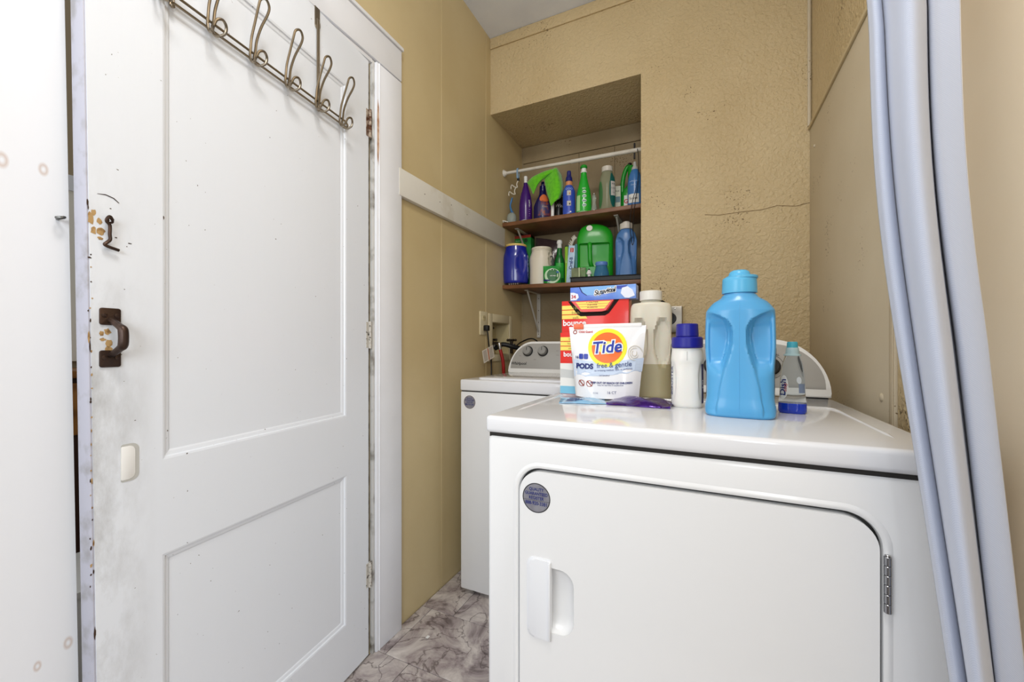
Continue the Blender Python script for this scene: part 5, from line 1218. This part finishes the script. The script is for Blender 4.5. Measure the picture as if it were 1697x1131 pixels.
# dryer sheet cartons
RED = mat('glossy_red_carton', (222, 34, 18), .3, coat=.3); YEL = mat('yellow_stripe', (242, 222, 96), .35); WHT = mat('carton_white', (228, 228, 224), .4); SKY = mat('carton_sky', (120, 186, 214), .35)
def sheet_box(name, label, X0, X1, yf, H, dpt, opening, lab_u):
    kk = .66 if opening else .95
    t = thing(name, label, 'carton', (X0, yf, zT + .0022)); w = X1 - X0
    boxes('carton', [(0, w, 0, dpt, 0, H, .0012)], RED, t) if False else box('carton', 0, w, 0, dpt, 0, H, RED, t, .0012)
    f1 = lambda a, b: (a, -.0006, b); f2 = lambda a, b: (a, -.0010, b)
    s = H
    flat('blue_base', [(0, .001), (w, .001), (w, s * .13), (0, s * .13)], SKY, t, f1)
    P_ = [(0, s * .13), (w, s * .13), (w, s * .50), (0, s * .50)]; flat('white_field', P_, WHT, t, f1)
    Q = [(0, s * .27)] + [(w * k / 12, s * (.27 - .10 * (k / 12) ** 1.5)) for k in range(1, 13)] + [(w, s * .34)] + [(w * k / 12, s * (.34 + .07 * (1 - k / 12))) for k in range(11, -1, -1)]
    flat('grey_swoosh', Q, mat('pale_grey_swoosh', (196, 198, 196), .4), t, f2)
    for k in range(3):
        z = s * (1 - kk * (.078 + k * .080)); hs2 = s * .066 * kk; flat('yellow_stripe', [(.001, z - hs2), (w * .34 + (k * .03) * w, z - hs2), (w * .30 + (k * .03) * w, z), (.001, z)], YEL, t, f1)
        text('lettering', ('160', 'fresh', 'soft')[k], s * .045, mat('olive_print', (150, 140, 60), .5), t, lambda p, q, z=z: (w * .22 + p, -.0012, z - s * .03 + q))
    text('lettering', 'bounce', s * .105 * (.85 if opening else 1), INKW, t, lambda p, q: (w * (.20 if opening else .27) + p, -.0012, s * (1 - kk * .375) + q), bold=s * .003)
    if opening:
        U = lambda d: s * (1 - d * .74)
        cut_ = [(w * .14, U(.005)), (w * .30, U(.17)), (w * .36, U(.175)), (w * .62, U(.175)), (w * .70, U(.16)), (w * .80, U(.005)), (w * .87, U(.005)), (w * .72, U(.20)), (w * .66, U(.232)), (w * .30, U(.235)), (w * .25, U(.21)), (w * .10, U(.005))]
        mk('tear_opening', [(a, -.0009, b) for a, b in cut_], [tuple(range(len(cut_)))[::-1]], mat('dark_inside', (26, 10, 8), .9), t, False)
        prism('flap', [(w * .15, U(.003)), (w * .31, U(.168)), (w * .36, U(.175)), (w * .62, U(.175)), (w * .68, U(.162)), (w * .79, U(.003))], .0008, RED, t, lambda a, b, c: (a, -.0012 - c - (s - b) * .12, b))
        for k in range(3):
            z = U(.025 + k * .038); q = .04 * k * .75; e = lambda b: -.0026 - (s - b) * .12; hh_ = s * .024
            flat('yellow_stripe', [(w * (.22 + q), z), (w * (.255 + q), z - hh_), (w * (.715 - q), z - hh_), (w * (.75 - q), z)], YEL, t, lambda a, b: (a, e(b), b))
            text('lettering', ('LARGER', 'DRYER', 'SHEETS')[k], s * .024, mat('brown_red_print', (130, 50, 30), .5), t, lambda p, q_, z=z: (w * .48 + p * 1.5, e(z) - .0004, z - s * .012 + q_), bold=.0003)
    else: flat('side_panel', [(0, s * .55), (dpt * .8, s * .55), (dpt * .8, s * .9), (0, s * .9)], YEL, t, lambda a, b: (w + .0006, .004 + a, b))
    return t
yb2 = 1.262; X0, X1 = xu(931, yb2), xu(1042, yb2)
H2 = zv(501, X0, yb2) - zT
sheet_box('dryer_sheet_box', 'tall red dryer sheet carton with torn-open flap, behind the shorter one', X0, X1, yb2, H2, .055, True, 0)
yb1 = 1.178; Xa = xu(928.5, yb1); H1 = zv(553, Xa, yb1) - zT
sheet_box('dryer_sheet_box', 'shorter red dryer sheet carton in front, half hidden by the white detergent pouch', Xa, Xa + .145, yb1, H1, .062, False, 0)
# long blue softener sheet box on top
zz = zT + H2 + .0006; X0s, X1s = xu(945, yb2 - .004), xu(1054, yb2 - .004); Hs = zv(477.5, X0s, yb2 - .004) - zv(500, X0s, yb2 - .004)
t = thing('softener_sheet_box', 'long blue softener sheet carton lying on top of the red carton', 'carton', (X0s, yb2 - .004, zz)); w = X1s - X0s
BL = mat('periwinkle_carton', (88, 124, 220), .3, coat=.3, vary=(9, (122, 164, 236), .45, .65)); box('carton', 0, w, 0, .052, 0, Hs, BL, t, .001)
f1 = lambda a, b: (a, -.0006, b); f2 = lambda a, b: (a, -.0011, b); f3 = lambda a, b: (a, -.0016, b)
LBL = mat('light_blue_print', (120, 176, 232), .35); flat('light_field', [(w * .16, Hs * .98), (w * .2, Hs * .62), (w * .27, Hs * .38), (w * .45, Hs * .36), (w * .62, Hs * .56), (w * .70, Hs * .72), (w * .72, Hs * .98)], LBL, t, f1)
flat('perforation', [(w * .145, Hs * .98), (w * .185, Hs * .60), (w * .26, Hs * .36), (w * .27, Hs * .38), (w * .2, Hs * .62), (w * .16, Hs * .98)], INK, t, f2)
flat('dark_flower', [(w * .68, Hs * .92), (w * .74, Hs * .72), (w * .82, Hs * .7), (w * .88, Hs * .95)], mat('deep_blue_print', (36, 62, 170), .35), t, f2)
flat('white_flower', [(w * .78, Hs * .40), (w * .80, Hs * .78), (w * .88, Hs * .86), (w * .95, Hs * .62), (w * .985, Hs * .2), (w * .90, Hs * .05), (w * .84, Hs * .08)], mat('pale_white_print', (226, 232, 246), .35), t, f3)
flat('count_badge', [(w * .005, Hs * .06), (w * .10, Hs * .06), (w * .14, Hs * .25), (w * .125, Hs * .5), (w * .06, Hs * .62), (w * .005, Hs * .62)], mat('pale_white_print', (226, 232, 246), .35), t, f2)
text('lettering', '34', Hs * .36, INKR, t, lambda p, q: (w * .055 + p, -.0016, Hs * .30 + q), bold=.0004)
rr_ = radians(8)
for (m, bo, o_) in ((INKW, .0022, .0014), (INKB, .0002, .0019)):
    text('lettering', 'Suavitel', Hs * .50, m, t, lambda p, q, o_=o_: (w * .54 + (p * cos(rr_) - q * sin(rr_)), -o_, Hs * .60 + (p * sin(rr_) + q * cos(rr_))), bold=bo, shear=.25)
text('lettering', 'NEW', Hs * .3, INKW, t, lambda p, q: (w + .0006, .026 + p, Hs * .5 + q))
# white detergent pods pouch
yp = 1.135; x0, x1 = xu(944, yp), xu(1072, yp); xc = (x0 + x1) / 2
t = thing('detergent_pouch', 'white stand-up detergent pouch with orange and yellow round emblem, leaning on cartons', 'pouch', (xc + .002, yp - .012, zT + .004)); t.rotation_euler = (0, radians(-.5), face(xc, yp) * .35)
H = zv(541, xc, yp) - zT - .004; wt_, wb_ = (x1 - x0) * .985, (x1 - x0) * .80
PM = mat('glossy_white_film', (236, 236, 238), .16, coat=.5, bump=(14, .25, .006))
o, sf = pouch_body('pouch', wt_, wb_, H, .026, PM, t, .06, 20, .0015)
S0 = lambda k: (lambda a, b: sf(a, b, .0010 + k * .0006))
box('zip_strip', -wt_ / 2 + .012, wt_ / 2 - .012, .06 * H - .0025, .06 * H + .0015, H - .004, H + .007, mat('zip_white', (240, 238, 238), .3), t, .001)
box('zip_slider', -wt_ / 2 + .014, -wt_ / 2 + .042, .06 * H - .006, .06 * H + .003, H - .007, H + .008, mat('coral_slider', (232, 110, 70), .35), t, .0015)
cx_, cz_ = wt_ * .02, H * .70; R = H * .265
fpoly('blue_band', [(-wb_ * .52, H * .28), (wb_ * .55, H * .36), (wb_ * .58, H * .55), (.0, H * .50), (-wb_ * .54, H * .53)], mat('pale_blue_band', (196, 210, 230), .3), t, S0(0), 4)
for k, (r_, m) in enumerate(((R, mat('emblem_yellow', (236, 230, 40), .3)), (R * .80, mat('emblem_orange', (236, 110, 40), .3)), (R * .42, mat('emblem_yellow2', (244, 226, 120), .3)))): fpoly('emblem_disc', disc_poly(cx_, cz_, r_ * (1, 1, 1.15)[k], r_ * (1, 1, .8)[k], 40), m, t, S0(k + 1), 2)
rr2 = radians(4)
for k, (m, bo) in enumerate(((INKW, .0038), (mat('emblem_blue', (34, 58, 160), .3), .0010))):
    text('lettering', 'Tide', R * .86, m, t, lambda p, q, k=k: sf(cx_ - .002 + p * cos(rr2) - q * sin(rr2), cz_ + p * sin(rr2) + q * cos(rr2), .0036 + k * .0006), bold=bo, shear=.18, sx=.98)
NV = INK
text('lettering', 'PODS', H * .098, NV, t, lambda p, q: S0(2)(-wb_ * .335 + p, H * .435 + q), bold=.0010)
rr3 = radians(3)
text('lettering', 'free & gentle', H * .094, mat('slate_blue_ink', (66, 82, 130), .4), t, lambda p, q: S0(2)(wb_ * .135 + p * .95, H * .46 + p * sin(rr3) + q), bold=.0002)
text('lettering', 'no irritating residues  dyes or perfumes', H * .035, NV, t, lambda p, q: S0(2)(wb_ * .12 + p * .9, H * .395 + p * sin(rr3) + q))
text('lettering', '16', H * .055, NV, t, lambda p, q: S0(2)(-wb_ * .47 + p, H * .56 + q), bold=.0003)
for k in range(2): fpoly('icon', rrect(H * .062, H * .075, .003, 4, -wb_ * .395 + k * H * .07, H * .575), mat('emblem_blue', (34, 58, 160), .3), t, S0(2), 1)
text('lettering', 'Child Guard', H * .040, INKR, t, lambda p, q: S0(1)(-wt_ * .27 + p, H * .925 + q), bold=.0002)
ring_mesh('lock_icon', -wt_ * .415, H * .925, H * .018, H * .030, mat('maroon_ink', (150, 60, 40), .4), t, S0(1))
for k in range(2):
    ring_mesh('warning_ring', -wb_ * .38 + k * H * .115, H * .20, H * .036, H * .045, mat('maroon_ink', (150, 60, 40), .4), t, S0(1))
    fpoly('warning_bar', [(-wb_ * .38 + k * H * .115 - .008, H * .20 + .006), (-wb_ * .38 + k * H * .115 - .006, H * .20 + .008), (-wb_ * .38 + k * H * .115 + .008, H * .20 - .006), (-wb_ * .38 + k * H * .115 + .006, H * .20 - .008)], mat('maroon_ink', (150, 60, 40), .4), t, S0(1), 0)
text('lettering', 'KEEP OUT OF REACH OF CHILDREN', H * .034, NV, t, lambda p, q: S0(1)(wb_ * .09 + p, H * .215 + q), bold=.0003)
text('lettering', 'may be harmful if swallowed', H * .030, NV, t, lambda p, q: S0(1)(wb_ * .08 + p, H * .185 + q))
text('lettering', 'DETERGENT', H * .026, NV, t, lambda p, q: S0(1)(-.002 + p, H * .315 + q)); text('lettering', '16 CT', H * .05, NV, t, lambda p, q: S0(1)(wb_ * .10 + p, H * .085 + q)); text('lettering', '12 OZ', H * .026, NV, t, lambda p, q: S0(1)(-wb_ * .15 + p, H * .075 + q))
for k in range(3):
    pts = [S0(2)(wt_ * .36 + (H * (.10 - .03 * k)) * cos(q) * (1 - .05 * q), H * .62 + (H * (.10 - .03 * k)) * sin(q)) for q in [k + i * .35 for i in range(15)]]
    tube('pod_swirl', pts, [.0004] + [.0009] * 13 + [.0004], mat('cream_swirl', (216, 208, 192), .4), t, 6)
# blue and purple sachets lying flat
def sachet(name, label, u0, u1, v0, v1, m, rot, hgt, seed):
    vc = (v0 + v1) / 2; d = (zT - HC) * -1 * FPX / (vc - 573); uc = (u0 + u1) / 2; l = (uc - 848.5) / FPX * d
    cx, cy = FX * d + RX * l, FY * d + RY * l; t = thing(name, label, 'sachet', (cx, cy, zT), rot); w = (u1 - u0) / FPX * d; r = random.Random(seed)
    n = 18; V = []; F = []
    for s_ in (0, 1):
        for j in range(n + 1):
            for i in range(n + 1):
                p, q = i / n * 2 - 1, j / n * 2 - 1; e = (1 - abs(p) ** 3) * (1 - abs(q) ** 3)
                V.append((p * w / 2, q * w * .36 * (1 + .05 * sin(p * 5)), .0006 + (hgt * e * (1 + .35 * sin(p * 5 + q * 4 + seed)) + .0016 + .004 * max(0, abs(p) - .8) * 5 * (seed % 2)) * s_))
    N = (n + 1) ** 2
    for j in range(n):
        for i in range(n): q = j * (n + 1) + i; F += [(q, q + n + 1, q + n + 2, q + 1), (N + q, N + q + 1, N + q + n + 2, N + q + n + 1)]
    for i in range(n): q = n * (n + 1); F += [(i, i + 1, N + i + 1, N + i), (q + i, N + q + i, N + q + i + 1, q + i + 1)]
    for j in range(n): a_ = j * (n + 1); F += [(a_, N + a_, N + a_ + n + 1, a_ + n + 1), (a_ + n, a_ + 2 * n + 1, N + a_ + 2 * n + 1, N + a_ + n)]
    mk('packet', V, F, m, t, True, 60)
    def top(a, b): p, q = max(-1, min(1, a / (w / 2))), max(-1, min(1, b / (w * .36))); e = (1 - abs(p) ** 3) * (1 - abs(q) ** 3); return (a, b, .0032 + hgt * e * (1 + .35 * sin(p * 5 + q * 4 + seed)) + .004 * max(0, abs(p) - .8) * 5 * (seed % 2))
    return t, w, top
t, w, top = sachet('blue_sachet', 'flat pale blue sample sachet with dark print, under the white pouch', 928, 1002, 657, 675, mat('pale_blue_film', (128, 182, 220), .2, coat=.5), radians(16), .006, 4)
for k in range(4): text('lettering', ('SAMPLE', 'FREE', 'laundry care', 'detergent')[k], .011, INK, t, lambda p, q, k=k: top(p + (-.022 if k % 2 else -.012), (.004 - k * .0095) + q), bold=.0004)
t, w, top = sachet('purple_sachet', 'crumpled glossy purple sachet lying at the back of the dryer top', 1014, 1112, 658, 682, mat('purple_foil', (58, 6, 112), .2, metal=.5, coat=.3, bump=(34, .7, .005)), radians(-3), .013, 3)
for k in range(2): text('lettering', ('XTRA', 'CARE')[k], .009, mat('lilac_print', (170, 140, 190), .4), t, lambda p, q, k=k: top(p + .03 * k, -.02 + q))
# beige bottle, half full
def onT(v): return -(zT - HC) * FPX / (v - 573)
yb = 1.225; x, w = span(1044, 1113, yb)
t = thing('beige_bottle', 'tall translucent beige detergent bottle with flat white cap behind the pouch', 'bottle', (x, yb, zT), face(x, yb)); H = zv(499, x, yb) - zT; a = w / 2
P = Loft([(0, a * .93, a * .52, 3.4), (.006, a * .98, a * .56, 3.4), (H * .25, a * .96, a * .56, 3.2), (H * .5, a * .96, a * .54, 3), (H * .82, a, a * .54, 3), (H * .93, a * .97, a * .52, 2.8), (H * .97, a * .86, a * .48, 2.5), (H * .985, a * .5, a * .42, 2), (H, a * .45, a * .4, 2)], push=oval_push(H, .57, .25, .56, .42, .42))
def bb():
    m = mat('beige_translucent_plastic', (206, 200, 178), .3, sss=.2); n, l, b = nodes_of(m); tc = [q for q in n if q.type == 'TEX_COORD'][0]
    s = n.new('ShaderNodeSeparateXYZ'); l.new(tc.outputs['Object'], s.inputs[0]); r = n.new('ShaderNodeMapRange'); r.inputs[1].default_value = H * .345; r.inputs[2].default_value = H * .35; l.new(s.outputs[2], r.inputs[0])
    mx = n.new('ShaderNodeMix'); mx.data_type = 'RGBA'; mx.inputs[6].default_value = rgb(166, 156, 122); mx.inputs[7].default_value = rgb(212, 206, 188); l.new(r.outputs[0], mx.inputs[0]); l.new(mx.outputs[2], b.inputs['Base Color']); return m
P.mesh('body', bb(), t, 140, 8); cyl('cap', .0305, H, H + .027, mat('satin_white2', (222, 220, 212), .3), t)
P.patch('label', 1.25, 1.95, H * .04, H * .55, mat('pale_label', (206, 212, 220), .4), t, ell=True); P.text('lettering', 'Fabric', .016, 1.5, H * .25, INK, t, rot=pi / 2, off=.0016); P.patch('green_flash', 1.3, 1.7, H * .40, H * .5, mat('teal_print', (34, 96, 110), .4), t, off=.0014)
# small white bottle with blue measuring cap
yb = 1.075; x, w = span(1111.5, 1166, yb)
t = thing('white_bottle', 'small white bottle with deep blue stepped dosing cap beside the big blue jug', 'bottle', (x, yb, zT), face(x, yb)); H = zv(578, x, yb) - zT; a = w / 2
P = Loft([(0, a * .88, a * .7, 2.6), (.006, a * .96, a * .78, 2.6), (H * .3, a * .97, a * .8, 2.6), (H * .72, a * .96, a * .78, 2.4), (H * .80, a, a * .82, 2.2), (H, a * .93, a * .8, 2)], push=oval_push(H, .44, .36, .95, .28, .25))
P.mesh('body', mat('milky_bottle', (232, 230, 224), .28, sss=.1), t, 80); BC = mat('deep_blue_cap', (28, 30, 140), .38)
cyl('cap_base', a * .96, H + .001, H + .028, BC, t, n=48, bev=.003); cyl('cap_top', a * .70, H + .028, H + .060, BC, t, n=40, bev=.002, r2=a * .67)
box('seam', -.0004, .0004, -a * .83, -a * .80, H * .80, H * .95, mat('seam_grey', (160, 160, 160), .6), t)
for sg, m in ((-1, mat('white_label', (220, 220, 216), .5)), (1, mat('navy_label', (40, 44, 96), .4))):
    P.patch('label', *(sorted((sg * 1.0, sg * 1.9))), H * .08, H * .74, m, t)
P.text('lettering', 'BOOSTER', .016, -1.12, H * .45, INK, t, rot=pi / 2, off=.0014); P.text('lettering', 'care 250g', .009, -1.22, H * .22, INKB, t, rot=pi / 2, off=.0014); P.text('lettering', 'care', .012, 1.15, H * .4, INKW, t, rot=-pi / 2, off=.0014)
# big blue jug
yb = .985; x, w = span(1166, 1284, yb)
y0 = yb + .0; x, w = span(1166.5, 1284, y0)
t = thing('blue_detergent_jug', 'large sky blue waisted detergent jug with blue cap at the dryer centre front', 'jug', (x, y0, zT), face(x, y0)); H = zv(490, x, y0) - zT; a = w / 2
BJ = mat('sky_blue_hdpe', (84, 164, 216), .3, coat=.1, sss=.05); BCp = mat('sky_blue_cap', (92, 180, 224), .3)
def jd(th, z):
    k = 1; zc, hh_ = H * .545, H * .31
    for sg in (-1, 1):
        # pointed-oval hollows, nearest each other at the waist
        q = (z - zc) / hh_
        cen = 1.02; wd0 = .86 * (1 - .12 * q)
        d = ((th - sg * cen) / wd0) ** 2 + q ** 2
        k -= .16 * (1 - sstep(.70, 1.0, d)) + .06 * (1 - sstep(0, .65, d))
    # base facets
    f = sstep(H * .02, H * .10, z) * (1 - sstep(H * .18, H * .42, z)); k -= .035 * f * (1 - sstep(.0, .35, abs(abs(th) - .86)))
    return k
P = Loft([(0, a * .93, a * .60, 3.6), (.005, a * .985, a * .66, 3.6), (H * .06, a, a * .68, 3.4), (H * .16, a * .955, a * .65, 3.0), (H * .34, a * .955, a * .63, 2.8), (H * .60, a * 1.0, a * .62, 2.7), (H * .80, a * .985, a * .62, 2.6), (H * .865, a * .97, a * .62, 2.5), (H * .885, a * .93, a * .61, 2.4), (H * .94, a * .76, a * .56, 2.2), (H * .985, a * .52, a * .48, 2), (H, a * .49, a * .46, 2)], push=waist_push(H, .52))
P.mesh('body', BJ, t, 200, 12)
P.patch('label', 1.42, 1.8, H * .14, H * .56, mat('white_label', (220, 220, 216), .5), t, ell=True); 
for k in range(9): P.patch('barcode', 1.40, 1.60, H * (.24 + .024 * k), H * (.232 + .024 * k) + .0028, INKB, t, off=.0012)
P.patch('label', -1.85, -1.42, H * .12, H * .44, mat('white_label', (220, 220, 216), .5), t, ell=True); P.text('lettering', '64 LOADS', .010, -1.5, H * .28, INKR, t, rot=pi / 2, off=.0014)
cyl('neck', a * .45, H - .002, H + .004, BJ, t, n=40)
cpz = H + .004
cp_s = [(cpz, a * .500, a * .47), (cpz + .002, a * .505, a * .475), (cpz + .030, a * .49, a * .46), (cpz + .033, a * .46, a * .43)]
Loft(cp_s, False).mesh('cap', BCp, t, 48)
Loft([(cpz + .032, a * .33, a * .32), (cpz + .040, a * .31, a * .30), (cpz + .046, a * .27, a * .26), (cpz + .049, a * .20, a * .19), (cpz + .0495, .001, .001)]).mesh('cap_dome', BCp, t, 40)
cyl('cap_ring', a * .46, cpz + .030, cpz + .036, BCp, t, .004, 0, .001, 40)
# seam line down the middle
tube('mould_seam', [tuple(P.pt(0, H * q, .0002)) for q in [.03 + .045 * i for i in range(21)]], .0005, BJ, t, 6)
# dish soap bottle
yb = 0; d = onT(688) + .028; uc = 1313; l = (uc - 848.5) / FPX * d; x, y = FX * d + RX * l, FY * d + RY * l; _, w = span(1289, 1337, y)
t = thing('dish_soap_bottle', 'clear squeeze bottle with a little dark blue soap, right of the blue jug', 'bottle', (x, y, zT), face(x, y)); H = zv(590, x, y) - zT; a = w / 2
CLR = mat('clear_squeeze_plastic', (232, 238, 240), .04, trans=.94, ior=1.12)
LQ = H * .175
P = Loft([(0, a * .9, a * .6, 2.6), (.004, a, a * .68, 2.6), (H * .17, a, a * .68, 2.6), (H * .25, a * .93, a * .6, 2.4), (H * .6, a * .86, a * .54, 2.2), (H * .85, a * .72, a * .48, 2), (H * .97, a * .56, a * .44, 2), (H, a * .54, a * .44, 2)])
P2 = Loft([(0, a * .905, a * .605, 2.6), (.004, a * 1.005, a * .685, 2.6), (H * .17, a * 1.005, a * .685, 2.6), (LQ, a * 1.003, a * .68, 2.6)], True)
P.mesh('body', CLR, t, 48); P2.mesh('blue_soap', mat('deep_blue_soap', (18, 52, 176), .12, coat=.3), t, 48)
P.patch('label', -1.15, -.25, H * .24, H * .66, mat('white_label', (220, 220, 216), .5), t, ell=True); P.text('lettering', 'Dish', .020, -.72, H * .45, INK, t, rot=pi / 2, off=.0014, bold=.0004); P.text('lettering', 'soap', .010, -.5, H * .45, INKR, t, rot=pi / 2, off=.0014)
P.patch('side_label', .45, 1.2, H * .36, H * .52, mat('slate_label', (110, 124, 148), .4), t); P.patch('round_mark', .3, .75, H * .52, H * .64, mat('pale_mark', (190, 196, 200), .4), t, ell=True)
Loft([(H, a * .62, a * .54), (H + .003, a * .62, a * .54), (H + .004, a * .5, a * .46), (H + .016, a * .46, a * .44), (H + .018, a * .42, a * .4)], False).mesh('collar', mat('cloudy_collar', (170, 196, 200), .25), t)
Loft([(H + .018, a * .40, a * .38), (H + .028, a * .38, a * .36), (H + .031, a * .33, a * .3)], False).mesh('cap', mat('aqua_cap', (70, 170, 190), .3), t)
